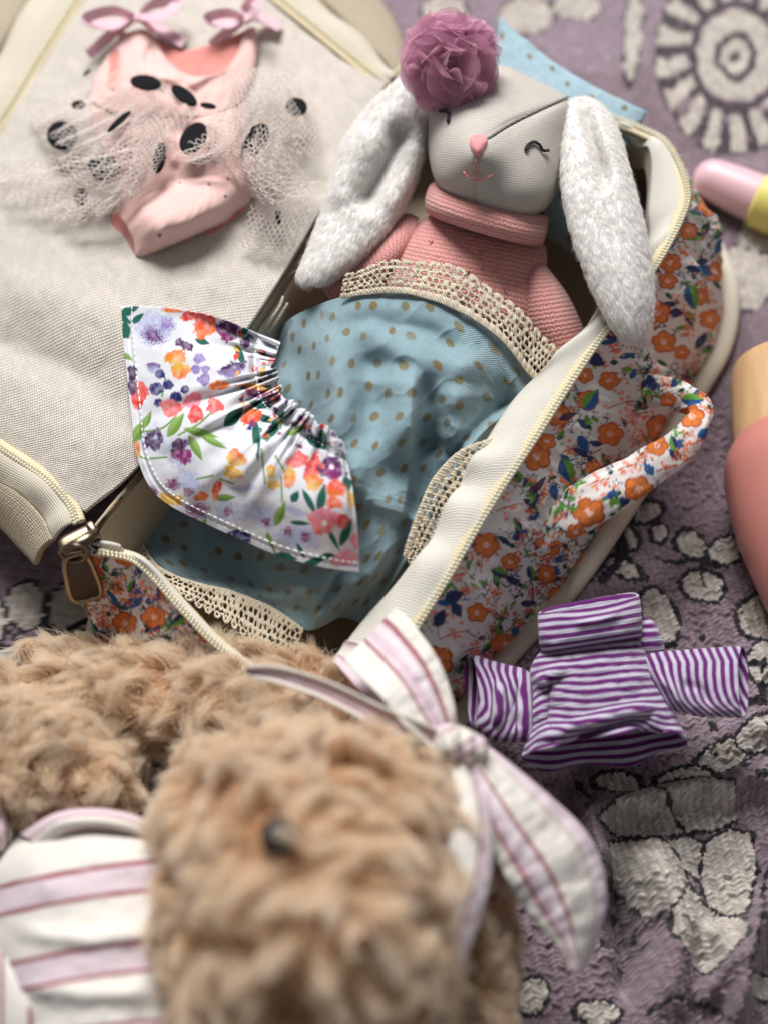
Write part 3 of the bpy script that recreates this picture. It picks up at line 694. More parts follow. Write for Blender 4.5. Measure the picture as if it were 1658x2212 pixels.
LG[..., 2] += ridge(lx, ly, [(420, 820), (250, 700), (100, 640), (-40, 600)], .35, 50) - ridge(lx, ly, [(330, 960), (200, 830), (60, 760), (-60, 720)], .5, 45) + .6 * fbm(lx * .006, ly * .006, 12, 4) + .12 * fbm(lx * .03, ly * .02, 13, 3)
lid = grid("lid_panel", PG(LG), linen, case, thick=.25)
under = PG(csheet(LID, 60, 60)); under[..., 2] -= .9; ux, uy = proj(under)
grid("lid_outer", under[4:-7, 8:-3], case_mat, case, col=case_print(ux, uy).reshape(60, 60, 3)[4:-7, 8:-3])
def border(pts_in, pts_out, name, mat, zsag=0., n=160, m=12, thick=.1, rip=0.):
    a = cr(np.array(pts_in, float), n); b = cr(np.array(pts_out, float), n); t = np.linspace(0, 1, m)[:, None, None]
    W = PG(a[None] * (1 - t) + b[None] * t); W[..., 2] += zsag * np.sin(pi * t[..., 0]) + rip * np.sin(np.linspace(0, 6.28 * n / 14, n))[None] * t[..., 0]
    return grid(name, W, mat, case, thick=thick)
LZ = [(170, 1128, 6.3), (152, 1085, 6.2), (100, 1030, 5.9), (0, 962, 5.2), (-120, 880, 4.5), (-300, 742, 3.5), (-320, 690, 3.4), (-230, 600, 3.6), (0, 268, 4.2), (85, 132, 4.2), (172, -5, 4.0), (290, -200, 3.6), (360, -210, 3.8), (480, -95, 4.8), (600, -2, 5.4), (700, 78, 5.9), (800, 160, 6.3), (838, 185, 6.4)]
LT = [(118, 1170, 5.6), (95, 1120, 5.4), (40, 1065, 5.0), (-60, 1010, 4.3), (-180, 920, 3.6), (-380, 770, 2.6), (-400, 680, 2.5), (-300, 560, 2.7), (-62, 205, 3.4), (22, 72, 3.4), (110, -70, 3.2), (250, -290, 2.8), (380, -290, 3.0), (540, -140, 4.0), (668, -20, 4.8), (760, 62, 5.2), (835, 140, 5.8), (860, 178, 6.1)]
LB = [(85, 1218, 4.2), (50, 1180, 3.6), (-10, 1120, 3.2), (-120, 1050, 2.6), (-260, 950, 2.2), (-460, 800, 1.4), (-470, 660, 1.2), (-370, 500, 1.4), (-125, 125, 2.0), (-40, -10, 2.0), (50, -150, 1.8), (210, -380, 1.6), (420, -380, 1.6), (620, -190, 2.6), (760, -60, 3.2), (842, 40, 3.6), (872, 120, 4.4), (868, 165, 5.4)]
lzw = arc_resample(smooth_path(LZ, 600), .12); zip_run(lzw, case, -1)
border([(a, b, c - .1) for a, b, c in LZ], LT, "lid_tape", fabric("lid_zip_tape", lin(214, 207, 192), lin(178, 168, 148), weave='rib', f=6, dist=.0003), .4, rip=.2)
twill_wide = fabric("herringbone_tape", lin(212, 199, 176), lin(150, 134, 110), weave='knit', f=2.4, fv=4.4, dist=.001, cvar=.12)
border([(a, b, c + .12) for a, b, c in LT], LB, "lid_binding", twill_wide, .35, thick=.25)
# zip slider with pull tab
bronze = plain("aged_brass", lin(112, 100, 84), .28, 1.0, .25, 900)
sl = empty("zip_slider"); sl.parent = case
c0 = P(172, 1165, 7.2)
def rbox(name, c, ex, ey, hx, hy, hz, mat, parent, r=.3):
    """rounded slab: superellipse outline in the ex,ey plane, domed edge"""
    ex = np.array(ex, float); ey = np.array(ey, float); ex /= np.linalg.norm(ex); ey -= ex * (ex @ ey); ey /= np.linalg.norm(ey); ez = np.cross(ex, ey)
    a = np.linspace(0, 2 * pi, 28, endpoint=False); sx = np.sign(np.cos(a)) * np.abs(np.cos(a)) ** r; sy = np.sign(np.sin(a)) * np.abs(np.sin(a)) ** r
    rows = []
    for s, z in ((.01, 1), (.7, 1), (.92, .9), (1, .5), (1, -.5), (.92, -.9), (.7, -1), (.01, -1)):
        rows.append(c + ex * (sx * hx * s)[:, None] + ey * (sy * hy * s)[:, None] + ez * (z * hz))
    return grid(name, np.array(rows), mat, parent, closed=True)
e1 = P(215, 1150, 7.2) - P(125, 1195, 7.2); e2 = P(190, 1200, 7.2) - P(160, 1140, 7.2)
rbox("slider_plate", P(168, 1166, 7.45), e1, e2, .85, .42, .08, bronze, sl, .45)
rbox("slider_plate", P(170, 1166, 6.75), e1, e2, .9, .5, .08, bronze, sl, .45)
rbox("slider_neck", P(203, 1152, 7.2), e1, e2, .2, .44, .5, bronze, sl, .4)
lp = PG(cr(np.array([(205, 1142, 7.5), (200, 1150, 8.0), (180, 1165, 8.2), (150, 1180, 8.1), (128, 1190, 7.6)], float), 24)); tube("slider_loop", lp, .2, .07, bronze, sl, 10)
rg = [(132, 1198, 7.3), (140, 1182, 8.1), (165, 1178, 8.35), (188, 1188, 8.1), (182, 1208, 7.4), (155, 1214, 7.0)]
rw = PG(cr(np.array(rg, float), 40, True)); tube("pull_ring", rw, .09, .09, bronze, sl, 8, closed=True)
tabc = P(176, 1248, 6.2); ty = P(196, 1296, 5.2) - P(148, 1200, 7.2); tx = P(208, 1240, 6.2) - P(140, 1258, 6.2)
tab = rbox("pull_tab", tabc, tx, ty, .68, 1.18, .05, plain("brass_tab_face", lin(70, 62, 60), .3, .9, .2, 500), sl, .55)
ez = np.cross(tx, ty); ez /= np.linalg.norm(ez); txn = tx / np.linalg.norm(tx); tyn = ty - txn * (txn @ ty); tyn /= np.linalg.norm(tyn)
a = np.linspace(0, 2 * pi, 48, endpoint=False); sxx = np.sign(np.cos(a)) * np.abs(np.cos(a)) ** .5; syy = np.sign(np.sin(a)) * np.abs(np.sin(a)) ** .5
rimp = tabc + txn * (sxx * (.64 + .1 * syy))[:, None] + tyn * (syy * 1.18)[:, None]; tube("tab_border", rimp, .12, .13, plain("worn_brass_edge", lin(150, 134, 110), .25, 1.0, .2, 900), sl, 8, closed=True, up=ez)

# hinge cloth between lid and case
hin = np.array([(850, 178, 6.2), (748, 362, 6.1), (628, 582, 6.1), (474, 812, 6.2), (306, 1018, 6.2), (200, 1150, 6.2)], float)
hA = PG(cr(hin + [-6, -3, -.15], 120)); hB = PG(cr(hin + [22, 14, -1.0], 120)); hC = PG(cr(hin + [48, 34, -2.6], 120)); hD = PG(cr(hin + [70, 56, -4.4], 120)); grid("hinge_strip", cr(np.stack([hA, hB, hC, hD]), 24) + np.array([0, 0, 1.0]) * (.3 * fbm(np.linspace(0, 8, 120)[None] + np.zeros((24, 1)), np.linspace(0, 3, 24)[:, None] + np.zeros((1, 120)), 7))[..., None], lining_mat, case, thick=.1)
# stray drawstring thread by the hinge
for pts in ([(560, 725, 5.2), (585, 690, 5.8), (605, 660, 6.2), (612, 640, 6.4)], [(578, 720, 5.0), (600, 690, 5.5), (622, 655, 6.0)]):
    tube("loose_thread", smooth_path(pts, 20), .07, .07, twill, case, 6)

# ================================================================== pillow
BLUE_C = lin(146, 174, 183); GOLD = np.array([.24, .18, .07])
def dotted(u, v, base, step, r, seed, x=None):
    """gold foil dots in staggered rows; alpha marks the foil"""
    col = np.tile(base, u.shape + (1,)); al = np.zeros(u.shape)
    rr = np.floor(v / step * 1.0); off = np.where(rr % 2 == 0, 0., .5); cc = np.floor(u / step + off)
    jx = (hsh(cc.astype(np.int64), rr.astype(np.int64), 0, seed) - .5) * .42; jy = (hsh(cc.astype(np.int64), rr.astype(np.int64), 1, seed) - .5) * .42
    du = u / step + off - cc - .5 - jx; dv = v / step - rr - .5 - jy; d = np.hypot(du, dv) * step
    worn = .7 + .3 * hsh(cc.astype(np.int64), rr.astype(np.int64), 2, seed)
    m = smooth(r + .035, r - .035, d) * worn * (.75 + .5 * noise(u * 14, v * 14, 5)).clip(0, 1)
    col = col * (1 - m[..., None]) + GOLD * m[..., None]
    return np.concatenate([col, m[..., None]], -1)
gauze = fabric("dotted_gauze", None, f=8, fv=8.5, dist=.0008, cvar=.24, rough=.95, sheen=.2, blotch=.2, nscale=2.6, metal=True, grain=.55)
PC = np.array([(1078, 36, 7.6), (1398, 238, 7.8), (1290, 600, 4.6), (950, 400, 4.6)], float)
def pillow_grid(C, n, h):
    s = np.linspace(0, 1, n); S, T = np.meshgrid(s, s)
    b = C[0] * ((1 - S) * (1 - T))[..., None] + C[1] * (S * (1 - T))[..., None] + C[2] * (S * T)[..., None] + C[3] * ((1 - S) * T)[..., None]
    W = PG(b); e = np.clip(4 * S * (1 - S), 0, 1) ** .45 * np.clip(4 * T * (1 - T), 0, 1) ** .45
    pin = .10 * (np.sin(pi * S) * (T - .5) * 2)[..., None] * (W[0].mean(0) - W[-1].mean(0)) + .10 * (np.sin(pi * T) * (S - .5) * 2)[..., None] * (W[:, 0].mean(0) - W[:, -1].mean(0))
    W = W + pin * .6
    return W, e, S, T
W, e, S, T = pillow_grid(PC, 150, 1.6); N = gnormal(W); N *= np.sign(N[..., 2:])
Wt = W + N * (e * 1.5)[..., None]; Wb = W - N * (e * 1.5)[..., None]
wr = fbm(S * 9, T * 9, 4, 3) * .5 * np.exp(-np.minimum(np.minimum(S, 1 - S), np.minimum(T, 1 - T)) * 9); Wt = Wt + N * wr[..., None]
pillow = grid("pillow", np.concatenate([Wt, Wb[::-1]], 0), gauze, None, col=np.concatenate([dotted(S * 9.5, T * 8.6, lin(168, 196, 208), 1.5, .17, 3)] * 2, 0))
tag(pillow, "small pale blue pillow with gold dots under the rabbit doll's head", "pillow")

# ================================================================== rabbit doll
doll = empty("rabbit_doll", "rabbit doll asleep in the case, white fur ears, pink turtleneck, mauve tulle pompom", "doll")
knit_face = fabric("doll_face_jersey", lin(208, 201, 193), lin(152, 144, 136), weave='rib', f=7.5, dist=.00016, cvar=.1, blotch=.1, grain=.7)
HO = [(985, 165), (1040, 145), (1095, 143), (1150, 168), (1205, 196), (1232, 222), (1222, 300), (1210, 380), (1192, 432), (1160, 462), (1110, 474), (1050, 465), (990, 435), (945, 400), (928, 350), (924, 290), (930, 235), (950, 190)]
HG = puff(HO, 9.0, 3.6, 120, 160, low=3.0, p=2.5, center=(1070, 320))
hx_, hy_ = HG[..., 0], HG[..., 1]; topm = np.linspace(0, 1, 120)[:, None] < .5
def nose_bump(x, y): return 1.3 * np.exp(-(((x - 1032) / 60) ** 2 + ((y - 325) / 58) ** 2)) - .16 * np.exp(-(polydist(x, y, [(1040, 300), (1100, 265), (1225, 212)])[0] / 7) ** 2) - .12 * np.exp(-(polydist(x, y, [(1030, 340), (1026, 400), (1030, 470)])[0] / 6) ** 2)
HG[..., 2] += np.where(topm, nose_bump(hx_, hy_), 0)
th_ = radians(-14)
huv = np.stack([(hx_ * cos(th_) - hy_ * sin(th_)) / 40., (hx_ * sin(-th_) * -1 + hy_) / 40.], -1); huv[..., 1] = (hy_ - hx_ * .16) / 40.
head = grid("head", PG(HG), knit_face, doll, closed=True, uv=huv)
HT_ = HG[:60]
def on_head(pts, m, lift=.05, G=None):
    q = cr(np.array([(a, b, 0) for a, b in pts], float), m)
    for k in range(m): q[k, 2] = zat(HT_ if G is None else G, q[k, 0], q[k, 1]) + lift
    q[:, 2] = np.convolve(np.pad(q[:, 2], 2, mode='edge'), np.ones(5) / 5, 'valid'); return PG(q)
thread_dk = fabric("dark_thread", lin(40, 34, 36), weave='rib', f=8, dist=.0003); thread_pk = fabric("pink_thread", lin(222, 130, 122), weave='rib', f=8, dist=.0003)
seam_mat = fabric("grey_seam_thread", lin(140, 136, 136), lin(96, 94, 98), weave='twill', f=4, dist=.0004)
tube("seam", on_head([(1050, 300), (1100, 268), (1160, 238), (1226, 208)], 40, .0), .075, .05, seam_mat, doll, 6)
for pts in ([(1134, 324), (1140, 312), (1152, 306), (1164, 312), (1172, 324), (1184, 324)], [(948, 240), (958, 238), (968, 244), (967, 263)]):
    tube("eye", on_head(pts, 30, .05), .085, .07, thread_dk, doll, 6)
tube("mouth", on_head([(1028, 342), (1027, 362), (1026, 386)], 16, .05), .042, .04, thread_pk, doll, 6)
tube("mouth", on_head([(1000, 370), (1010, 382), (1026, 389), (1045, 386), (1063, 378)], 26, .05), .042, .04, thread_pk, doll, 6)
NO = [(1011, 299), (1020, 289), (1035, 287), (1049, 291), (1055, 302), (1050, 320), (1041, 334), (1030, 340), (1019, 331), (1012, 317)]
zn = zat(HT_, 1032, 315); NO = [(1032 + (x - 1032) * .88, 313 + (y - 313) * .9) for x, y in NO]; NG = puff(NO, zn - .25, .55, 24, 40, p=2.4); grid("nose", PG(NG), fabric("nose_satin_stitch", lin(240, 168, 170), lin(222, 138, 142), weave='rib', f=9, fv=1, dist=.0003, rough=.6), doll, closed=True, uv=np.stack([NG[..., 1] / 40, NG[..., 0] / 40], -1))
# body under the sweater and blanket
sweater = fabric("sweater_knit", lin(236, 178, 170), lin(196, 122, 118), weave='knit', f=3.6, fv=4.4, dist=.0008, cvar=.22, sheen=.4, blotch=.22, grain=.5, nscale=4.0)
TS, _ = flat_tube([(940, 455, 1165, 515, 7.4, 1.4), (895, 490, 1180, 545, 7.2, 2.0), (850, 540, 1175, 610, 6.8, 2.4), (820, 620, 1165, 715, 6.2, 2.3), (800, 740, 1080, 820, 4.6, 1.8), (740, 900, 980, 960, 3.6, 1.8), (720, 1000, 900, 1040, 3.0, 1.4)], 110, 90)
TS[..., 2] += .25 * fbm(TS[..., 0] * .02, TS[..., 1] * .02, 6, 3)
swt = grid("sweater", PG(TS), sweater, doll, closed=True)
CS, _ = flat_tube([(938, 392, 1178, 462, 8.2, 2.4), (926, 402, 1183, 474, 8.6, 2.7), (918, 425, 1180, 502, 8.6, 2.8), (918, 448, 1172, 524, 8.3, 2.7), (926, 462, 1162, 530, 7.8, 2.3), (940, 462, 1150, 520, 7.5, 1.9)], 50, 90, shift=(0, 10))
grid("turtleneck_collar", PG(CS), sweater, swt, closed=True)
AR, _ = flat_tube([(1150, 555, 1180, 575, 7.0, .8), (1128, 590, 1192, 590, 7.2, 1.3), (1122, 650, 1225, 635, 7.0, 1.5), (1130, 710, 1252, 690, 6.6, 1.5), (1160, 770, 1268, 735, 6.0, 1.4), (1200, 830, 1275, 790, 5.4, 1.2)], 60, 60)
grid("sleeve", PG(AR), sweater, swt, closed=True)
AL, _ = flat_tube([(905, 470, 890, 540, 7.0, .8), (870, 462, 860, 575, 7.0, 1.3), (800, 510, 830, 600, 6.6, 1.5), (730, 575, 770, 640, 6.2, 1.4), (690, 620, 730, 670, 5.6, 1.2)], 60, 60)
grid("sleeve", PG(AL), sweater, swt, closed=True)
gold_mat = plain("gold_lurex", np.array([.8, .5, .22]), .25, 1.0)
for (gx_, gy_) in ((1040, 572), (1075, 578), (1038, 545), (1010, 585), (930, 520), (1090, 620), (985, 610), (1180, 660), (1120, 480)):
    z = zat(TS, gx_, gy_) + .05; pw2 = PG(np.array([(gx_ - 3, gy_ - 1, z), (gx_, gy_, z + .06), (gx_ + 3, gy_ + 2, z)])); tube("glitter_fleck", pw2, .05, .04, gold_mat, swt, 5)
# legs hidden under the blanket hold it up
for (a, b) in (((760, 1010), (640, 1180)), ((880, 1040), (770, 1220))):
    LGg, _ = flat_tube([(a[0] - 50, a[1] - 30, a[0] + 50, a[1] + 20, 4.6, 1.6), ((a[0] + b[0]) / 2 - 45, (a[1] + b[1]) / 2 - 30, (a[0] + b[0]) / 2 + 45, (a[1] + b[1]) / 2 + 20, 3.8, 1.5), (b[0] - 40, b[1] - 25, b[0] + 40, b[1] + 20, 3.0, 1.3), (b[0] - 10, b[1] + 20, b[0] + 5, b[1] + 30, 2.6, .5)], 30, 30)
    grid("leg", PG(LGg), knit_face, doll, closed=True)
# ears
ear_skin = fabric("ear_plush", lin(226, 224, 224), weave='noise', f=10, dist=.0003, sheen=.3)
furm = fur_mat("fur_strands")
def ear(secs, crease, seed, length=.42, count=42000, amp=.9):
    G, a = flat_tube(secs, 130, 80); up_ = np.clip(np.sin(a)[None], 0, 1) ** .6
    for poly, am, w in crease: G[..., 2] += up_ * ridge(G[..., 0], G[..., 1], poly, am, w)
    W = PG(G); o = grid("ear", W, ear_skin, doll, closed=True)
    S_ = np.array(secs); d0 = P((S_[0, 0] + S_[0, 2]) / 2, (S_[0, 1] + S_[0, 3]) / 2, S_[0, 4]); d1 = P((S_[-1, 0] + S_[-1, 2]) / 2, (S_[-1, 1] + S_[-1, 3]) / 2, S_[-1, 4]); d = (d1 - d0) / np.linalg.norm(d1 - d0)
    fur("ear_fur", W, furm, o, count, length, lambda c, n: np.tile(d, (len(c), 1)), lin(244, 240, 235), lin(255, 253, 250), per=6, spread=.08, radius=.0095, lean=.78, curl=.26, seed=seed, cvar=.05, clump=.22, fly=.25)
    return o
ear([(1222, 214, 1262, 206, 9.6, .6), (1216, 260, 1308, 238, 10.2, 1.0), (1212, 330, 1338, 300, 10.6, 1.1), (1216, 420, 1362, 385, 10.8, 1.1), (1236, 510, 1385, 470, 10.7, 1.1), (1268, 600, 1402, 555, 10.4, 1.1), (1306, 680, 1410, 640, 10.0, 1.0), (1340, 728, 1404, 705, 9.6, .8), (1364, 745, 1396, 738, 9.3, .3)],
    [([(1255, 200), (1275, 280), (1298, 350), (1312, 430)], -1.1, 14), ([(1310, 180), (1335, 340), (1365, 520), (1400, 760)], .4, 40)], 21)
ear([(905, 170, 868, 165, 9.2, .7), (925, 250, 800, 225, 9.0, 1.0), (915, 330, 745, 300, 8.6, 1.1), (890, 410, 715, 385, 8.2, 1.1), (845, 490, 692, 465, 8.0, 1.0), (780, 560, 665, 540, 7.8, 1.0), (722, 606, 645, 592, 7.6, .8), (690, 618, 652, 614, 7.5, .3)],
    [([(880, 240), (855, 320), (810, 400), (770, 470)], -1.2, 26), ([(790, 260), (745, 360), (710, 460)], .5, 30), ([(905, 300), (880, 380), (830, 470)], .4, 24)], 22)
# tulle pompom on the head: many crumpled layers
pomm = fabric("mauve_tulle", lin(246, 198, 220), lin(228, 164, 194), weave='plain', f=9, dist=.0006, cvar=.16, rough=.8, sheen=.4, trans=.55, alpha=.55, grain=.3)
pom = empty("pompom"); pom.parent = doll
pc = P(972, 132, 12.4); rp = np.random.default_rng(5)
for k in range(26):
    d = rp.normal(0, 1, 3); d[2] = abs(d[2]) * .9 + .15; d[1] -= .25; d /= np.linalg.norm(d)
    t1 = np.cross(d, rp.normal(0, 1, 3)); t1 /= np.linalg.norm(t1); t2_ = np.cross(d, t1)
    n1, n2 = 22, 64; rr = np.linspace(0.05, 1, n1)[:, None]; aa = np.linspace(0, 2 * pi, n2)[None]
    op = rp.uniform(.45, .95); nf = rp.integers(3, 6); ph = rp.uniform(0, 6.28); R = 2.35 * rp.uniform(.88, 1.06)
    fold = np.sin(nf * aa + ph) * rr * .5 + .25 * np.sin((2 * nf + 1) * aa + ph * 2) * rr
    polar = op * rr ** .8 * (1 + .35 * np.sin(2 * aa + ph)) + fold * .16
    r3 = R * rr ** .55 * (1 + .05 * np.sin(nf * 2 * aa + ph))
    az = aa + .18 * np.sin(nf * aa + ph) * rr
    Wp = pc + d * (r3 * np.cos(polar * 1.4))[..., None] + t1 * (r3 * np.sin(polar * 1.4) * np.cos(az))[..., None] + t2_ * (r3 * np.sin(polar * 1.4) * np.sin(az))[..., None]
    Wp[..., 1] -= 0; grid("petal", Wp, pomm, pom)

# ================================================================== dotted doll blanket
quilt = empty("doll_blanket", "blue gauze blanket with gold dots and cream lace edges tucked round the doll", "blanket")
Q = np.array([
 [(575, 735, 2.6), (640, 680, 5.6), (740, 641, 9.2), (850, 631, 10.0), (960, 655, 10.0), (1070, 722, 9.2), (1142, 806, 7.8), (1200, 860, 5.8)],
 [(560, 830, 2.6), (640, 790, 6.2), (740, 750, 9.6), (850, 742, 10.2), (960, 765, 10.0), (1058, 818, 9.0), (1126, 880, 7.4), (1172, 930, 5.6)],
 [(490, 930, 2.4), (620, 900, 6.0), (740, 870, 9.2), (850, 862, 9.8), (950, 875, 9.6), (1020, 910, 8.6), (1082, 952, 7.2), (1125, 1000, 5.2)],
 [(400, 1020, 2.2), (560, 1010, 5.0), (700, 1000, 8.4), (810, 990, 9.2), (895, 990, 9.0), (960, 1000, 8.2), (1010, 1030, 7.0), (1050, 1075, 5.0)],
 [(335, 1085, 2.0), (500, 1100, 3.6), (660, 1110, 6.6), (785, 1100, 8.2), (868, 1090, 8.2), (915, 1100, 7.2), (955, 1120, 6.2), (985, 1160, 4.6)],
 [(303, 1160, 2.2), (450, 1185, 3.0), (610, 1220, 5.4), (740, 1215, 7.2), (826, 1195, 7.4), (872, 1192, 6.6), (905, 1205, 5.6), (930, 1240, 4.2)],
 [(352, 1225, 3.6), (470, 1248, 4.2), (600, 1285, 5.4), (708, 1290, 6.4), (780, 1275, 6.4), (822, 1272, 5.6), (855, 1285, 4.8), (880, 1310, 3.6)],
 [(420, 1258, 4.6), (500, 1275, 4.8), (590, 1312, 5.2), (662, 1362, 5.4), (735, 1335, 5.4), (775, 1345, 4.6), (800, 1365, 4.0), (830, 1390, 3.0)]], float)
Q[..., 2] = np.where(Q[..., 2] > 6, 6 + (Q[..., 2] - 6) * .78, Q[..., 2])
QG = csheet(Q, 330, 360); qx, qy = QG[..., 0], QG[..., 1]
FOLDS = [([(925, 800), (935, 900), (928, 1010), (905, 1100)], -.8, 26), ([(690, 720), (800, 690), (930, 720), (1020, 780)], -.35, 22), ([(720, 790), (830, 750), (950, 780), (1040, 840)], .35, 28),([(1000, 820), (990, 900), (960, 980)], .7, 45),
         ([(1100, 960), (1020, 985), (960, 1040), (920, 1110)], .7, 26), ([(660, 760), (700, 860), (740, 1000), (780, 1120)], .45, 40), ([(800, 720), (790, 820), (800, 920)], -.4, 40), ([(740, 1150), (690, 1230), (640, 1320)], .4, 30), ([(770, 1235), (720, 1290), (670, 1350)], .45, 22), ([(800, 1240), (765, 1300), (740, 1350)], -.5, 20)]
for p_, a_, w_ in FOLDS: QG[..., 2] += ridge(qx, qy, p_, a_, w_)
QG[..., 2] += step_fold(qx, qy, [(905, 780), (900, 860), (897, 960), (890, 1060), (868, 1150)], 1.25, 15, 120)
sN = np.linspace(0, 1, 360)[None]; tN = np.linspace(0, 1, 330)[:, None]; QG[..., 2] += .36 * np.sin(2 * pi * (4.6 * sN + .55 * (noise(tN * 4 + 0 * sN, sN * 3 + 0 * tN, 91) - .5) * 2)) * smooth(.05, .3, tN) * smooth(1, .8, tN) * smooth(0, .15, sN) * smooth(1, .85, sN)
for p_, a_, w_ in (([(690, 690), (720, 800), (750, 950), (790, 1100)], .7, 36), ([(780, 700), (800, 830), (830, 980), (850, 1090)], -.55, 34), ([(1010, 740), (1000, 850), (965, 980)], .8, 36), ([(620, 720), (650, 850), (690, 980)], -.5, 30)): QG[..., 2] += ridge(qx, qy, p_, a_, w_)
QG[..., 2] += step_fold(qx, qy, [(1140, 850), (1060, 905), (985, 985), (935, 1075), (915, 1130)], -1.3, 12, 90)
QG[..., 2] += step_fold(qx, qy, [(760, 1130), (730, 1230), (670, 1330)], .7, 10, 60)
QG[..., 2] += .45 * fbm(qx * .007, qy * .007, 14, 2) + .15 * fbm(qx * .028, qy * .014, 15, 4) + .06 * (1 - np.abs(2 * noise(qx * .02 + .02 * qy, qy * .02 - .01 * qx, 71) - 1)) ** 3
QW = PG(QG); suv = np.stack(np.meshgrid(np.linspace(0, 17.5, 360), np.linspace(0, 17.5, 330)), -1)
suv = guv(QW)
qcol = dotted(suv[..., 0] + .6 * fbm(suv[..., 0] * .4, suv[..., 1] * .4, 3), suv[..., 1], BLUE_C * .92, 1.42, .235, 9)
grid("cloth", QW, gauze, quilt, col=qcol, thick=.06, uv=suv)
lace_mat = fabric("cotton_lace", lin(232, 221, 200), lin(204, 188, 160), weave='twill', f=7, dist=.0004, cvar=.12)
def lace(inner, outer, parent, seed, n=None, z=None, wave=.25, dens=1.0, flip=False):
    """crochet strip between two reference polylines: real holes, scalloped edge"""
    a = PG(cr(np.array(inner, float), 400)); b = PG(cr(np.array(outer, float), 400))
    L = np.linalg.norm(np.diff(a, axis=0), axis=1).sum(); wd = np.linalg.norm(b - a, axis=1).mean()
    n = int(L / .045); m = max(10, int(wd / .045))
    a = cr(a[::10], n); b = cr(b[::10], n); t = np.linspace(0, 1, m)[:, None, None]
    U = np.linspace(0, L, n)[None] + 0 * t[..., 0]; V = t[..., 0] * wd + 0 * U
    W = a[None] * (1 - t) + b[None] * t; W[..., 2] += .12 * np.sin(U * 2.2 + seed) * t[..., 0] + .25 * fbm(U * .8, V * .8, seed, 3) + .05 * np.abs(np.sin(U * 9)) * np.abs(np.sin(V * 9))
    sc = .55; e = wd - .24 * (1 - np.abs(np.sin(pi * U / sc)) ** .7); keep = V < e
    def holes(pu, pv, r0, r1, lo, hi, sd):
        rw = np.floor(V / pv); cu = U / pu + .5 * (rw % 2); cl = np.floor(cu); h1 = hsh(cl.astype(np.int64), rw.astype(np.int64), 0, sd); h2 = hsh(cl.astype(np.int64), rw.astype(np.int64), 1, sd); h3 = hsh(cl.astype(np.int64), rw.astype(np.int64), 2, sd)
        dd = np.hypot((cu - cl - .5 - (h1 - .5) * .3) * pu, (V / pv - rw - .5 - (h2 - .5) * .3) * pv * (.8 + .5 * h3)); return (dd < r0 + (r1 - r0) * h3 ** 1.5) & (V > wd * lo) & (V < wd * hi)
    hole = holes(.30, .26, .035, .105, .12, .72, seed) | holes(.275, .2, .045, .06, .72, .88, seed + 1)
    k = keep & ~hole; f = k[:-1, :-1] & k[1:, 1:] & k[1:, :-1] & k[:-1, 1:]
    return grid("lace_trim", W, lace_mat, parent, uv=np.stack([U, V], -1), thick=.07, mask=f)
lace([(735, 643, 8.8), (850, 634, 9.4), (960, 658, 9.4), (1070, 726, 8.9), (1140, 808, 8.0), (1180, 856, 7.0)], [(745, 590, 9.4), (845, 562, 10.0), (968, 568, 10.0), (1085, 634, 9.6), (1172, 716, 8.8), (1235, 785, 7.8)], quilt, 3)
lace([(300, 1160, 2.4), (345, 1222, 3.8), (420, 1256, 4.8), (500, 1274, 5.0), (590, 1312, 5.4), (664, 1364, 5.6)], [(283, 1168, 2.6), (314, 1242, 3.8), (402, 1298, 4.6), (488, 1352, 4.6), (560, 1402, 4.6), (636, 1432, 4.8)], quilt, 5)
lace([(335, 1080, 2.2), (312, 1120, 2.3), (300, 1158, 2.4)], [(322, 1075, 2.8), (298, 1120, 2.9), (284, 1165, 2.8)], quilt, 6)
lace([(1110, 925, 7.2), (1060, 946, 8.2), (990, 974, 8.5), (936, 1030, 8.4), (905, 1095, 8.0), (880, 1165, 7.4), (870, 1205, 7.0)], [(1140, 975, 6.6), (1092, 1004, 7.4), (1040, 1028, 7.6), (990, 1086, 7.5), (952, 1146, 7.2), (918, 1206, 6.8), (896, 1242, 6.6)], quilt, 8)

# ================================================================== flower print doll skirt
skirt = empty("doll_skirt", "white gathered doll skirt with watercolour flowers, laid over lid and blanket", "skirt")
hem = np.array([(262, 660, 7.2), (266, 730, 7.2), (274, 810, 7.2), (284, 900, 7.2), (292, 975, 7.1), (320, 1045, 7.0), (362, 1086, 7.0), (430, 1125, 7.0), (510, 1164, 7.3), (600, 1200, 7.8), (695, 1222, 8.6), (775, 1234, 8.9)], float)
waist = np.array([(602, 742, 7.6), (594, 762, 7.8), (592, 785, 8.0), (594, 808, 8.2), (600, 832, 8.5), (610, 850, 8.8), (628, 868, 9.2), (648, 884, 9.6), (670, 900, 9.9), (692, 916, 10.1), (716, 936, 10.3), (738, 958, 10.3)], float)
ns, nt_ = 380, 300
hS, wS = cr(hem, ns), cr(waist, ns); tq = np.linspace(0, 1, nt_)[:, None, None]; sq = np.linspace(0, 1, ns)[None]
SG = wS[None] * (1 - tq) + hS[None] * tq
tq2 = tq[..., 0]
mid_lift = 1.2 * np.sin(pi * np.clip(tq2, 0, 1)) ** 1.2
SG[..., 2] += mid_lift
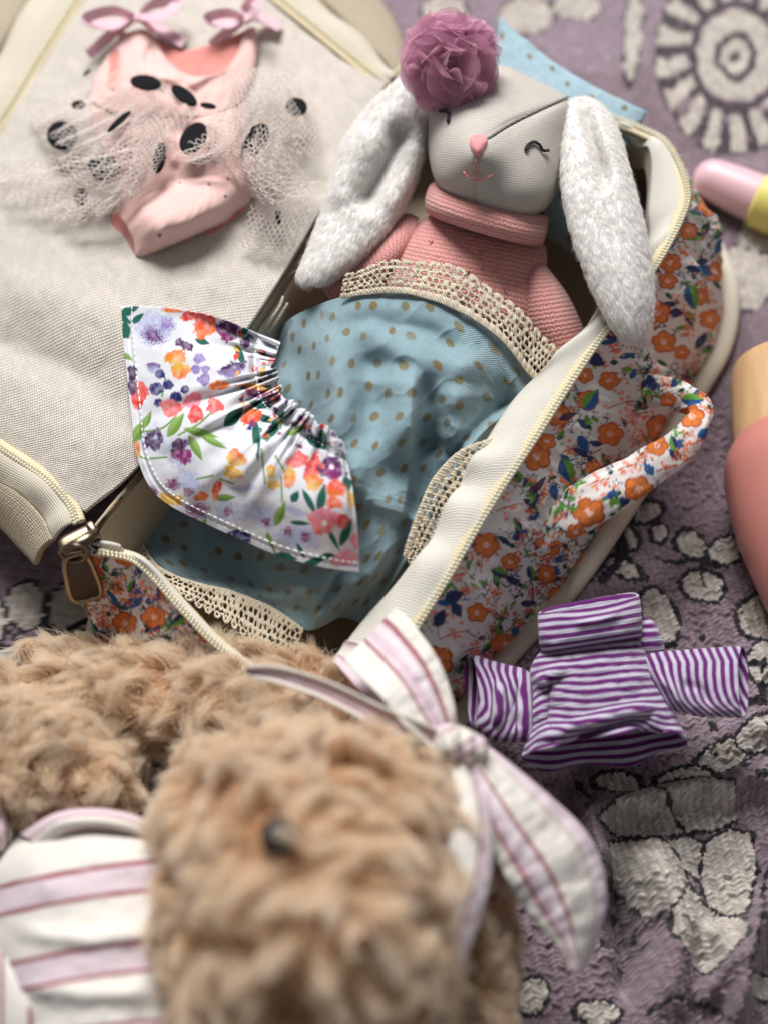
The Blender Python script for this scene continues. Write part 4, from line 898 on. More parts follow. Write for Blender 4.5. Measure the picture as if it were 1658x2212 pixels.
# top edge bows outward, right edge too
SG[..., 1] += (-26 * np.sin(pi * tq2) * np.exp(-(sq / .14) ** 2)); SG[..., 0] += 10 * np.sin(pi * tq2) * np.exp(-((1 - sq) / .14) ** 2)
warp = sq + .03 * np.sin(sq * 19) + .02 * np.sin(sq * 43 + 1)
g1 = np.sin(2 * pi * 13 * warp); g2 = np.sin(2 * pi * 5.5 * warp + 1.2); g3 = np.sin(2 * pi * 31 * warp + 2)
amp1 = np.exp(-(tq2 / .24) ** 1.5); amp2 = np.exp(-((tq2 - .35) / .4) ** 2)
stitch = np.exp(-((tq2 - .13) / .028) ** 2)
SG[..., 2] += (.46 * g1 * amp1 + .26 * g2 * amp2 * .9 + .24 * g3 * np.exp(-(tq2 / .16) ** 2)) * (1 - .75 * stitch) - .45 * stitch * .7 + .18 * np.exp(-(tq2 / .05) ** 2)
SG[..., 2] += .35 * fbm(SG[..., 0] * .012, SG[..., 1] * .012, 41, 3)
SG[..., 2] += ridge(SG[..., 0], SG[..., 1], [(500, 1060), (545, 990), (600, 925)], .6, 24) - ridge(SG[..., 0], SG[..., 1], [(560, 840), (520, 900), (500, 960)], .6, 26)
rfx = np.exp(-(tq2 / .10) ** 2); SG[..., 0] += rfx * (5 * np.sin(2 * pi * 16 * warp) + 3 * g3); SG[..., 1] += rfx * (-5 * np.sin(2 * pi * 16 * warp + .6))
SG[..., 1] += 3.0 * np.sin(2 * pi * 2.4 * sq) * tq2 ** 3
SK = PG(SG); SK[..., 2] -= .10 * np.exp(-((tq2 - .955) / .008) ** 2)
# print
WP = lin(226, 226, 232); sp = Print(SG[..., 0], SG[..., 1], WP, 1.3)
c = lambda *a: lin(*a)
PALE = c(186, 192, 228); PURP = c(104, 48, 128); MAG = c(136, 32, 108); RED = c(222, 58, 46); ORG = c(236, 120, 52); YEL = c(228, 176, 60); COR = c(240, 110, 108); NAV = c(44, 44, 116); GRN = c(110, 150, 66); TEAL = c(24, 96, 82); VIO = c(78, 36, 92); LILAC2 = c(150, 128, 190); PNK = c(244, 140, 160)
E = lambda x, y, a, b, ang, col, **k: sp.ell(x * .5, 605 + y * .5, a * .5, b * .5, ang, col, seed=int(x * 3 + y) % 17, **k)
Lf = lambda x, y, a, b, ang, col, c2=None: sp.leaf(x * .5, 605 + y * .5, a * .5, b * .5, ang, col, c2)
Ln = lambda pts, w, col: sp.line([(x * .5, 605 + y * .5) for x, y in pts], w * .5, col)
for x, y in ((985, 1000), (1150, 1030), (1240, 1110), (1320, 1110), (1100, 1000), (860, 1000), (665, 690), (780, 760), (820, 870)): E(x, y, 66, 58, 20, PALE, speck=.75)
E(665, 205, 92, 74, 10, PALE, speck=.5); E(660, 235, 60, 44, 30, PURP, speck=.85); E(720, 190, 40, 34, 0, LILAC2, speck=.8)
for pts in ([(620, 655), (700, 640), (760, 590)], [(770, 670), (860, 620), (925, 560)], [(580, 755), (640, 770), (720, 765)], [(700, 500), (715, 430), (690, 410)], [(950, 860), (1010, 880)], [(1130, 730), (1145, 880)], [(1150, 1105), (1200, 1200)], [(1215, 850), (1220, 960)], [(1190, 760), (1230, 830), (1250, 900)], [(850, 860), (920, 845)]): Ln(pts, 4, GRN)
for a in ((760, 625, 66, 22, -55), (870, 660, 80, 18, 14), (845, 725, 64, 19, 62), (925, 700, 66, 15, 27), (600, 650, 72, 22, -62), (640, 600, 40, 12, -70), (975, 940, 46, 15, -4), (1210, 1010, 60, 21, -66), (900, 1085, 36, 14, 10), (880, 1050, 30, 12, -70), (550, 330, 30, 12, 30), (1170, 1130, 50, 10, 70), (1280, 650, 40, 14, -30)): Lf(*a, GRN, c(140, 172, 92))
for a in ((1010, 590, 60, 26, -45), (1040, 330, 56, 15, 68), (875, 265, 34, 14, 18), (1108, 690, 96, 17, 86), (1390, 940, 66, 20, -78), (1340, 965, 72, 14, 62), (1275, 935, 30, 18, -60), (1495, 1090, 66, 20, -66), (1180, 650, 60, 18, -40), (1150, 600, 50, 16, 20), (1200, 605, 50, 14, -50), (1300, 1050, 50, 10, 5), (1440, 1120, 60, 11, 62), (560, 130, 46, 18, -20), (535, 165, 40, 16, 30), (595, 165, 36, 14, -40), (545, 215, 40, 18, 80), (535, 235, 30, 16, 30), (1060, 215, 40, 14, -50), (1130, 540, 50, 16, 10), (1240, 1195, 50, 16, 15), (1360, 1215, 70, 18, -25), (1300, 1170, 40, 10, 60), (1140, 1200, 40, 12, 40), (1500, 880, 36, 18, 70), (1360, 700, 50, 20, 40), (1440, 1200, 50, 16, 20), (1395, 690, 50, 18, 80)): Lf(*a, TEAL)
for x, y, r in ((675, 470, 30), (727, 452, 24), (692, 405, 22), (760, 505, 26), (800, 472, 20), (685, 530, 20)): E(x, y, r, r * .9, 0, NAV, wob=.06)
E(660, 378, 28, 26, 0, PURP, c2=PALE); E(885, 195, 52, 54, 0, RED, c2=ORG); E(815, 155, 34, 22, -10, RED); E(742, 131, 46, 9, 5, ORG); E(985, 215, 46, 52, 30, VIO, c2=MAG); E(1060, 268, 22, 26, 0, VIO)
E(760, 335, 46, 36, 0, ORG, c2=YEL); E(780, 392, 44, 34, 0, YEL, c2=ORG)
for x, y, r in ((860, 338, 24), (845, 385, 20), (882, 432, 27), (888, 385, 18), (800, 280, 18), (775, 268, 18), (820, 290, 16)): E(x, y, r, r, 0, LILAC2 if x > 840 else VIO)
E(1005, 385, 60, 28, -20, VIO, c2=LILAC2); E(740, 552, 44, 38, 30, COR); E(600, 495, 36, 58, 10, COR, c2=RED); E(830, 520, 46, 30, -30, PNK); E(845, 580, 32, 38, 0, RED); E(928, 542, 36, 34, 0, c(244, 96, 92)); E(572, 398, 20, 36, 0, VIO); E(570, 462, 19, 34, 0, VIO)
E(665, 690, 40, 44, 30, VIO); E(672, 680, 10, 10, 0, PALE); E(770, 720, 30, 36, 20, VIO); E(790, 760, 42, 32, 20, MAG); E(800, 705, 20, 20, 0, PURP, speck=.6)
E(1020, 770, 42, 36, 30, ORG, c2=YEL); E(1005, 832, 40, 28, 15, YEL); E(1085, 590, 48, 32, -20, ORG, c2=RED); E(945, 455, 44, 20, -8, ORG); E(1100, 465, 70, 18, 10, YEL, c2=ORG); E(1110, 490, 56, 16, 10, MAG); E(585, 735, 22, 40, 0, ORG, c2=YEL)
for a in ((750, 880, 30, 28), (815, 915, 27, 20), (850, 992, 54, 32), (985, 1000, 22, 20), (1150, 1045, 20, 24), (1245, 1085, 18, 22), (1320, 1110, 26, 24), (830, 1042, 28, 18), (660, 915, 22, 24)): E(*a, 0, MAG, speck=.55)
E(735, 945, 54, 22, 8, YEL); E(772, 950, 18, 22, 20, YEL); E(870, 935, 30, 20, -10, ORG); E(935, 908, 18, 44, 15, RED, c2=ORG); E(1050, 897, 54, 12, -4, PALE); E(1280, 1000, 50, 16, 20, PALE); E(1090, 760, 16, 60, 10, c(240, 240, 244))
E(1285, 778, 50, 34, -15, COR); E(1350, 815, 34, 60, 15, RED, c2=COR); E(1430, 812, 52, 52, 0, VIO, c2=MAG); E(1432, 808, 10, 10, 0, c(240, 220, 230)); E(1355, 872, 38, 36, 30, ORG, c2=YEL); E(1250, 850, 26, 46, 0, YEL, c2=ORG); E(1180, 885, 28, 20, 0, YEL); E(1170, 825, 18, 30, 0, YEL)
E(1450, 902, 46, 36, 0, RED, c2=ORG); E(1445, 962, 36, 28, 0, c(244, 110, 70)); E(1395, 1040, 66, 56, 0, PNK, c2=COR); E(1402, 1050, 12, 12, 0, c(250, 240, 240)); E(1482, 1040, 28, 32, 0, c(230, 70, 80)); E(1035, 1118, 52, 38, 15, NAV); E(1490, 1200, 66, 34, -10, PNK, speck=.4); E(1535, 1125, 20, 36, 0, PNK); E(1515, 950, 16, 40, -10, YEL)
for k in range(70):     # crowded colours where the cloth is gathered up
    s_ = rng.random(); t_ = rng.random() ** 1.3 * .30; i_, j_ = int(t_ * (nt_ - 1)), int(s_ * (ns - 1)); x_, y_ = SG[i_, j_, :2]
    sp.ell(x_, y_, rng.uniform(3, 9), rng.uniform(3, 6), rng.uniform(0, 180), [RED, ORG, VIO, TEAL, MAG, YEL, COR, TEAL, PURP, NAV][k % 10], seed=k)
cot = fabric("skirt_cotton", None, f=14, dist=.00012, cvar=.07, rough=.85, sheen=.1, blotch=.03, trans=.12)
grid("skirt_front", SK, cot, skirt, col=sp.c.reshape(nt_, ns, 3), thick=.05)
BKG = SG[::5, ::5].copy(); BKG[..., 2] -= np.clip(.5 * np.sin(pi * np.clip(tq2[::5] * .9 + .1, 0, 1)) + .35, 0, 2); BKG[..., 0] += 2; grid("skirt_back", PG(BKG), cot, skirt, col=np.tile(WP, BKG.shape[:2] + (1,)))
white_thread = plain("white_thread", lin(238, 238, 240), .7)
def stitches(path_idx_t, n, name):
    """running stitch: short raised thread pieces along the hem"""
    V, F = [], []
    i_ = int(path_idx_t * (nt_ - 1))
    for k in range(n):
        j0 = int((k + .15) / n * (ns - 1)); j1 = int((k + .75) / n * (ns - 1)); p0, p1 = SK[i_, j0] + [0, 0, .0], SK[i_, j1] + [0, 0, .0]; m_ = (p0 + p1) / 2 + [0, 0, .06]
        Wt_ = sweep(np.stack([p0, m_, p1]), .034, .03, 5); b = len(V); V += list(Wt_.reshape(-1, 3)); F += [tuple(b + q for q in f) for f in gfaces(3, 5, True)]
    o = raw_mesh(name, np.array(V), np.array(F), white_thread, skirt); o["kind"] = "stuff"
stitches(.935, 64, "hem_stitching"); stitches(.13, 40, "waist_stitching")

# ================================================================== pink romper with tulle frill on the lid
romper = empty("doll_romper", "pink doll romper with ribbon bows and black dotted tulle frill on the linen lid", "romper")
def LZ_(x, y): return zat(LG, x, y)
def onlid(ctrl, lift):
    C = np.array(ctrl, float); out = np.zeros(C.shape[:2] + (3,))
    for i in range(C.shape[0]):
        for j in range(C.shape[1]): out[i, j] = (C[i, j, 0], C[i, j, 1], LZ_(C[i, j, 0], C[i, j, 1]) + lift + (C[i, j, 2] if C.shape[2] > 2 else 0))
    return out
voile = fabric("romper_voile", None, f=12, dist=.0002, cvar=.07, rough=.85, sheen=.2, blotch=.05, trans=.2)
PKL = lin(250, 210, 203); PKD = lin(238, 158, 148)
def cloth(name, ctrl, nr, nc, base, parent, wr=.25, seed=0, thick=.02, ridges=(), marks=()):
    G = csheet(ctrl, nr, nc)
    for p_, a_, w_ in ridges: G[..., 2] += ridge(G[..., 0], G[..., 1], p_, a_, w_)
    G[..., 2] += wr * .8 * fbm(G[..., 0] * .03 + G[..., 1] * .012, G[..., 1] * .014, seed, 3)
    p = Print(G[..., 0], G[..., 1], base, 1.0)
    for x, y, r in marks:
        for k in range(11): a = k * 2 * pi / 11; p.line([(x + cos(a) * r * .4, y + sin(a) * r * .4), (x + cos(a) * r, y + sin(a) * r)], 1.0, lin(252, 226, 220))
        p.ell(x, y, r * .28, r * .28, 0, lin(178, 70, 66))
    return grid(name, PG(G), voile, parent, col=p.c.reshape(nr, nc, 3), thick=thick), G
cloth("back_panel", onlid([[(262, 66), (330, 84), (400, 108), (480, 86), (548, 56)], [(235, 130), (300, 140), (390, 150), (480, 130), (552, 120)], [(225, 190), (300, 200), (390, 210), (470, 200), (510, 190)]], .7), 60, 90, PKD, romper, .3, 3)
BF = onlid([[(296, 58, .3), (318, 60, .5), (332, 66, .5), (340, 80, .2)], [(262, 92, .4), (300, 118, .8), (330, 128, .8), (358, 118, .4)], [(222, 140, .2), (290, 176, .8), (350, 160, 1.0), (400, 150, .7)], [(196, 180, .1), (270, 215, .7), (360, 205, 1.0), (440, 190, .8)], [(185, 225, .0), (260, 260, .5), (360, 255, .9), (460, 240, .7)]], .4)
# bodice: two shoulder panels joined across the chest
cloth("bodice_front", onlid([[(258, 78, .2), (285, 66, .4), (312, 62, .5), (330, 72, .4), (344, 96, .3), (362, 128, .3), (396, 156, .3), (440, 164, .3), (484, 152, .3), (512, 112, .3), (530, 64, .4), (552, 58, .2)],
    [(232, 118, .2), (268, 128, .6), (304, 132, .8), (334, 136, .8), (358, 146, .8), (384, 160, .8), (416, 170, .8), (452, 168, .8), (490, 150, .8), (520, 128, .7), (544, 112, .5), (556, 104, .2)],
    [(204, 168, .1), (248, 182, .6), (292, 188, .9), (330, 190, 1.0), (362, 192, 1.0), (394, 196, 1.0), (424, 200, 1.0), (456, 200, .9), (488, 190, .8), (514, 178, .6), (534, 168, .4), (548, 160, .1)],
    [(190, 214, .0), (236, 236, .5), (286, 246, .8), (328, 250, .9), (362, 250, .9), (394, 250, .9), (424, 250, .9), (454, 246, .8), (480, 238, .7), (502, 228, .5), (518, 218, .3), (528, 208, .0)]], .5), 110, 150, PKL, romper, .4, 5,
    ridges=[([(250, 100), (245, 165), (240, 210)], -.8, 9), ([(290, 150), (340, 165), (400, 172)], .5, 14), ([(400, 190), (440, 165), (500, 130)], .5, 12), ([(330, 80), (320, 140), (330, 200)], -.35, 10)])
PB, PBG = cloth("bloomers", onlid([[(250, 452, .1), (300, 408, .7), (360, 374, 1.0), (440, 362, 1.0), (520, 358, .8), (548, 372, .2)], [(262, 470, .5), (310, 436, 1.5), (370, 404, 1.9), (440, 392, 1.9), (520, 386, 1.4), (552, 398, .3)],
    [(276, 492, .8), (320, 468, 1.9), (380, 440, 2.2), (440, 424, 2.1), (505, 412, 1.6), (545, 420, .3)], [(288, 520, .6), (326, 504, 1.6), (384, 482, 1.9), (440, 462, 1.8), (490, 446, 1.3), (535, 440, .2)],
    [(292, 548, .2), (330, 536, .7), (384, 516, .9), (436, 494, .9), (480, 474, .6), (515, 456, .1)], [(294, 558, -.1), (332, 546, .1), (386, 524, .2), (436, 502, .2), (482, 482, .1), (512, 464, -.1)]], .2), 130, 150, PKL, romper, .34, 8,
    ridges=[([(300, 500), (400, 480), (500, 420)], .25, 30)], marks=[(452, 398, 13), (493, 386, 12), (487, 424, 13), (345, 508, 16), (388, 394, 9)])
cloth("leg_opening", onlid([[(236, 462, .1), (250, 458, .6), (275, 486, .9)], [(246, 490, .1), (262, 490, .3), (285, 515, .6)], [(262, 518, .0), (275, 520, .1), (291, 545, .2)], [(288, 555, .0), (291, 556, .0), (294, 558, .0)]], .15), 40, 30, PKD, romper, .2, 9)
cloth("leg_opening", onlid([[(440, 500, .1), (480, 470, .2), (520, 440, .2)], [(450, 508, .0), (490, 484, .1), (532, 452, .1)]], .25), 16, 30, PKD, romper, .2, 10)
cloth("waist_panel", onlid([[(190, 214, .1), (290, 244, .8), (390, 250, 1.0), (480, 236, .8), (530, 208, .1)], [(205, 280, .2), (300, 300, 1.2), (400, 300, 1.4), (480, 290, 1.2), (540, 270, .2)], [(240, 360, .2), (320, 350, 1.3), (400, 345, 1.5), (480, 340, 1.3), (548, 340, .2)], [(262, 440, .1), (320, 410, 1.2), (400, 385, 1.5), (480, 375, 1.3), (548, 385, .2)]], .3), 90, 110, PKL, romper, .5, 14, ridges=[([(250, 250), (290, 330), (300, 400)], .5, 14), ([(350, 250), (370, 310), (380, 370)], .5, 12), ([(440, 245), (450, 300), (470, 360)], .5, 14), ([(500, 230), (510, 290), (520, 350)], .4, 12)])
satin = fabric("pink_satin_ribbon", lin(244, 214, 222), lin(232, 192, 204), weave='rib', f=10, dist=.0001, cvar=.04, rough=.45, sheen=.2, trans=.25)
def ribbon(name, pts, wid, mat, parent, n=70, m=9, lift=None, colf=None, tilt=0., curlw=0., thick=.025):
    """flat strip along reference points (x,y,z[,width px])"""
    A = np.array([p if len(p) > 3 else (*p, wid) for p in pts], float); C = cr(A, n)
    t = np.gradient(C[:, :2], axis=0); t /= np.linalg.norm(t, axis=1, keepdims=True) + 1e-9; s = np.stack([-t[:, 1], t[:, 0]], -1)
    w = np.linspace(-.5, .5, m)[None, :]
    G = np.stack([C[:, 0:1] + s[:, 0:1] * w * C[:, 3:4], C[:, 1:2] + s[:, 1:2] * w * C[:, 3:4], C[:, 2:3] + tilt * w + curlw * (4 * w * w)], -1); G[..., 2] += .5 * (C[:, 3:4] / 150) * fbm(G[..., 0] * .02 + .01 * G[..., 1], G[..., 1] * .02, 19, 3)
    col = None if colf is None else colf(np.linspace(0, 1, n)[:, None] + 0 * w, w + .5 + 0 * C[:, :1])
    return grid(name, PG(G), mat, parent, col=col, thick=thick)
def bow(c, loops, tails, w, parent):
    b = empty("ribbon_bow"); b.parent = parent; z0 = LZ_(*c) + 1.6
    for (ex, ey, px, py) in loops:
        mx, my = (c[0] + ex) / 2, (c[1] + ey) / 2
        ribbon("bow_loop", [(c[0], c[1], z0, w * .5), (mx + px, my + py, z0 + .9, w * .95), (ex, ey, z0 + .5, w), (mx - px, my - py, z0 - .2, w * .95), (c[0], c[1], z0 - .1, w * .5)], w, satin, b, tilt=.5)
    for pts in tails: ribbon("bow_tail", [(c[0], c[1], z0, w * .5)] + [(x, y, LZ_(x, y) + 1.0 - .2 * i, w) for i, (x, y) in enumerate(pts)], w, satin, b, tilt=.4)
    G = puff([(c[0] - 11, c[1]), (c[0] - 7, c[1] - 11), (c[0] + 7, c[1] - 11), (c[0] + 11, c[1]), (c[0] + 7, c[1] + 11), (c[0] - 7, c[1] + 11)], z0, .4, 12, 24); grid("bow_knot", PG(G), satin, b, closed=True)
bow((296, 36), [(186, 40, 0, -16), (384, 6, 6, 14)], [[(255, 62), (190, 118)], [(340, 62), (398, 92)]], 24, romper)
bow((532, 40), [(448, 38, 0, -12), (550, -2, 12, 0)], [[(500, 62), (455, 96)], [(570, 40), (606, 58)]], 22, romper)
kt = NT("tulle_thread"); tq_ = kt.n('ShaderNodeTexCoord'); kt.put(kt.b.inputs['Base Color'], kt.mixc(kt.noise(tq_.outputs['Object'], 300, 2), tuple(lin(250, 236, 228)), tuple(lin(254, 246, 240)))); kt.b.inputs['Roughness'].default_value = .8; tt_ = kt.n('ShaderNodeBsdfTranslucent'); tt_.inputs[0].default_value = (*lin(250, 240, 232), 1); tm_ = kt.n('ShaderNodeMixShader'); tm_.inputs[0].default_value = .2
kt.t.links.new(kt.b.outputs[0], tm_.inputs[1]); kt.t.links.new(tt_.outputs[0], tm_.inputs[2]); kt.t.links.new(tm_.outputs[0], kt.out.inputs[0]); tulle = kt.m
velvet = fabric("black_velvet", lin(14, 13, 18), weave='noise', f=12, dist=.0001, sheen=0.)
NETS = [
 ([[(250, 150, 1.6), (330, 165, 2.0), (430, 195, 1.9)], [(190, 190, 1.4), (260, 230, 2.2), (370, 240, 2.2)], [(120, 215, .7), (180, 270, 1.8), (300, 285, 2.2)], [(55, 250, .3), (100, 310, 1.0), (215, 325, 2.0)]], .25, 5),
 ([[(350, 290, 2.2), (350, 335, 2.4), (350, 372, 1.9)], [(240, 312, 2.0), (250, 350, 2.3), (270, 400, 1.6)], [(110, 340, 1.0), (130, 385, 1.6), (190, 440, .8)], [(-6, 362, .3), (0, 425, .6), (95, 478, .4)]], .3, 3),
 ([[(290, 262, 2.0), (365, 236, 2.6), (450, 232, 2.4)], [(296, 300, 2.4), (340, 285, 3.0), (400, 270, 2.9)], [(285, 350, 2.4), (320, 340, 3.0), (365, 330, 2.6)], [(262, 400, 2.0), (300, 396, 2.4), (345, 380, 2.2)], [(170, 485, .6), (215, 470, .9), (262, 440, 1.2)]], .32, 4),
 ([[(508, 143, 1.6), (575, 142, 2.2), (645, 160, 2.2)], [(490, 195, 2.2), (545, 190, 3.0), (600, 205, 2.6)], [(465, 250, 2.4), (510, 255, 3.2), (555, 265, 2.6)], [(430, 300, 2.5), (465, 320, 3.2), (500, 330, 2.6)], [(360, 325, 2.2), (400, 350, 2.6), (450, 362, 2.0)]], .22, 3),
 ([[(500, 150, 1.2), (580, 145, 1.4), (660, 170, 1.2)], [(500, 230, 1.5), (590, 225, 1.9), (672, 245, 1.2)], [(520, 300, 1.6), (590, 295, 2.0), (660, 310, .8)]], .2, 4),
 ([[(520, 270, 2.0), (570, 270, 2.2), (625, 285, 1.5)], [(520, 340, 2.0), (555, 330, 2.4), (600, 330, 1.6)], [(540, 390, 1.6), (560, 395, 2.0), (590, 380, 1.5)], [(548, 425, 1.0), (600, 445, 1.5), (694, 402, .8)]], .3, 4),
 ([[(545, 440, 1.0), (610, 440, 1.0), (690, 410, .6)], [(530, 490, .7), (600, 500, .8), (670, 480, .5)], [(515, 535, .2), (590, 550, .3), (640, 540, .3)]], .22, 4),
 ([[(150, 400, .8), (200, 420, 1.4), (250, 430, 1.6)], [(130, 440, .6), (180, 460, 1.3), (235, 460, 1.2)], [(110, 480, .2), (150, 488, .5), (180, 492, .4)]], .25, 3),
 ([[(300, 160, 1.4), (370, 190, 2.0), (440, 230, 2.0)], [(330, 190, 1.6), (380, 215, 2.2), (420, 260, 2.2)]], .25, 3),
 ([[(230, 240, 1.6), (300, 250, 2.2), (380, 262, 2.4)], [(170, 300, 1.2), (240, 330, 2.2), (330, 350, 2.5)], [(110, 330, .7), (180, 400, 1.6), (290, 430, 2.0)]], .3, 6),
 ([[(430, 240, 2.2), (500, 240, 2.4), (560, 235, 2.0)], [(450, 300, 2.4), (520, 310, 2.6), (600, 300, 1.8)], [(470, 350, 2.0), (560, 370, 2.2), (650, 360, 1.0)], [(500, 390, 1.2), (590, 420, 1.4), (690, 400, .6)]], .3, 5),
 ([[(560, 150, 1.0), (620, 170, 1.2), (672, 200, .8)], [(560, 230, 1.3), (630, 240, 1.4), (690, 270, .6)], [(570, 300, 1.2), (640, 330, 1.2), (690, 350, .5)]], .25, 4),
]
for i, (C, ruf, rf) in enumerate(NETS):
    for dz in ((.4, .62) if i in (0, 5) else (.5,)):
        o, W_, D_ = net("tulle_frill", onlid(C, dz), .31, .0235, tulle, romper, ruf * .6, rf, i + int(dz * 10) % 2 * 30); o["kind"] = "stuff"
def disc(x, y, a, b, ang, dz, tilt=0.):
    z0 = LZ_(x, y) + dz; t = radians(ang); n = 40; q = np.linspace(0, 2 * pi, n, endpoint=False); rows = []
    for r_, h in ((.01, .015), (.6, .015), (.99, .012), (1, 0), (.99, -.012), (.01, -.015)):
        u, v = np.cos(q) * a * r_, np.sin(q) * b * r_; rows.append(np.stack([x + u * cos(t) - v * sin(t), y + u * sin(t) + v * cos(t), z0 + h + tilt * v / max(b, 1)], -1))
    grid("velvet_dot", PG(np.array(rows)), velvet, romper, closed=True)
for a in ((135, 292, 34, 32, 20, 1.7), (225, 362, 35, 28, 5, 2.3), (418, 298, 26, 38, 35, 3.0), (315, 178, 34, 17, 8, 2.9), (398, 206, 34, 15, 38, 2.9), (257, 262, 34, 7, -42, 3.2), (533, 306, 40, 5, -66, 3.0), (640, 230, 24, 20, 10, 1.9), (188, 156, 11, 4, -40, 1.4), (450, 228, 18, 7, 10, 2.9), (556, 300, 22, 36, 25, 2.6), (174, 425, 14, 20, 10, 1.2), (601, 470, 7, 17, 0, 1.2), (170, 226, 16, 10, 0, 2.2), (345, 340, 14, 34, 10, 3.0)): disc(*a)

# ================================================================== striped shirt
shirt = empty("doll_shirt", "purple and white striped doll turtleneck lying on the throw", "shirt")
SM = lambda a, b: (a * .3908 + 993.6, b * .3908 + 1244)
def seclist(L): return [(*SM(a[0], a[1]), *SM(a[2], a[3]), a[4], a[5], a[6] * .39, a[7] * .39) for a in L]
def flat_tube2(secs, nr, nc):
    S = cr(np.asarray(secs, float), nr); a = np.linspace(0, 2 * pi, nc, endpoint=False); c_ = np.cos(a)[None]; s_ = np.sin(a)[None]
    c_ = np.sign(c_) * np.abs(c_) ** .8
    G = np.stack([((S[:, 0] + S[:, 2]) / 2)[:, None] + c_ * ((S[:, 2] - S[:, 0]) / 2)[:, None] + s_ * S[:, 6][:, None], ((S[:, 1] + S[:, 3]) / 2)[:, None] + c_ * ((S[:, 3] - S[:, 1]) / 2)[:, None] + s_ * S[:, 7][:, None], S[:, 4][:, None] + s_ * S[:, 5][:, None] * .68], -1)
    return G
STP = lin(98, 20, 104); STW = lin(192, 185, 202)
jersey = fabric("striped_jersey", None, weave='knit', f=7.5, fv=7.5, dist=.0003, cvar=.14, rough=.9, sheen=.3, blotch=.05, grain=.35)
def striped(name, secs, nr, nc, nst, parent, ph=0., ridges=(), wr=.2, seed=0, thick=.12, curve=None):
    G = flat_tube2(seclist(secs), nr, nc); G[..., 2] += 1.5; up_ = (np.arange(nc) < nc / 2)[None]
    for p_, a_, w_ in ridges: G[..., 2] += np.where(up_, ridge(G[..., 0], G[..., 1], [SM(*q) for q in p_], a_, w_ * .39), 0)
    G[..., 2] += wr * fbm(G[..., 0] * .03, G[..., 1] * .03, seed, 3)
    if name == "torso":
        tr_ = (np.linspace(0, 1, nr)[:, None]) ** 5; aa_ = np.linspace(0, 2 * pi, nc, endpoint=False)[None]; fr_ = np.clip(np.sin(aa_), 0, 1); bk_ = np.clip(-np.sin(aa_), 0, 1)
        G[..., 1] += tr_ * (fr_ * (-16 * np.cos(aa_) + 5 * np.sin(9 * np.cos(aa_) + 1)) + bk_ * (8 * np.sin(7 * np.cos(aa_)) - 7 * np.cos(aa_)))
        G[..., 0] += tr_ * fr_ * 5 * np.sin(6 * np.cos(aa_)); G[..., 2] += tr_ * (fr_ * .5 * np.sin(8 * np.cos(aa_) + .5))
    WW_ = PG(G); ds_ = np.linalg.norm(np.diff(WW_, axis=0), axis=2); arc_ = np.concatenate([np.zeros((1, nc)), np.cumsum(ds_, 0)])
    arc_ = sum(np.roll(arc_, k_, 1) for k_ in range(-8, 9)) / 17
    v = arc_ / .39 + ph + .04 * fbm(G[..., 0] * .03, G[..., 1] * .03, seed + 4) + np.zeros((1, nc))
    if curve is not None: v = v + curve(np.linspace(0, 1, nr)[:, None], np.linspace(0, 2 * pi, nc, endpoint=False)[None])
    f_ = v - np.floor(v); m_ = smooth(.06, .0, np.abs(f_ - .25) - .25 + .0) ; m_ = np.clip(smooth(.05, -.05, np.abs(f_ - .28) - .265), 0, 1)
    col = STP * m_[..., None] + STW * (1 - m_[..., None])
    W = PG(G); return grid(name, W, jersey, parent, col=col, closed=True, thick=thick), G
torso, TG = striped("torso", [(452, 425, 985, 345, 3.1, .9, 0, 0), (400, 520, 1012, 440, 3.1, 1.3, 0, 0), (412, 640, 1062, 590, 3.0, 1.5, 0, 0), (405, 770, 1120, 690, 2.9, 1.5, 0, 0), (392, 880, 1180, 790, 2.8, 1.5, 0, -12), (362, 965, 1222, 875, 2.7, 1.5, 0, -50), (352, 1005, 1242, 925, 2.7, 1.4, 0, -82)], 170, 150, 12, shirt, .12,
    [([(420, 600), (490, 560), (600, 500)], .35, 30), ([(500, 540), (490, 700), (480, 860)], -.45, 26), ([(640, 860), (850, 760), (1100, 730)], .5, 30), ([(560, 900), (800, 830), (1060, 790)], -.5, 24), ([(420, 900), (560, 860), (700, 800)], .3, 30)], .35, 2)
striped("collar", [(455, 428, 1000, 340, 3.4, 1.1, 0, 0), (436, 380, 1004, 300, 3.8, 1.3, 0, 0), (430, 300, 1002, 200, 4.0, 1.3, 0, 0), (426, 220, 990, 120, 4.0, 1.2, 0, 10), (430, 203, 985, 104, 3.9, 1.1, 0, 16)], 110, 120, 5.6, shirt, .2, [([(600, 260), (760, 250), (920, 190)], .25, 30)], .2, 3)
striped("yoke", [(1000, 235, 1030, 240, 3.2, .3, 0, 0), (1000, 290, 1070, 280, 3.1, .6, 0, 0), (985, 350, 1100, 350, 3.0, .7, 0, 0), (985, 420, 1116, 412, 2.7, .6, 0, 0)], 50, 50, 3.2, shirt, .1)
striped("sleeve", [(985, 452, 1150, 742, 2.9, .5, 0, 0), (1030, 428, 1190, 752, 3.0, .9, 0, 0), (1150, 415, 1260, 765, 3.0, 1.1, 0, 0), (1320, 402, 1380, 778, 2.9, 1.1, 0, 0), (1480, 392, 1500, 785, 2.9, 1.0, -8, 0), (1560, 388, 1568, 785, 2.9, .9, -26, 0)], 150, 100, 11.5, shirt, .1, [([(1100, 560), (1180, 640), (1220, 740)], .4, 24), ([(1200, 600), (1320, 620), (1400, 740)], -.25, 24)], .3, 5)
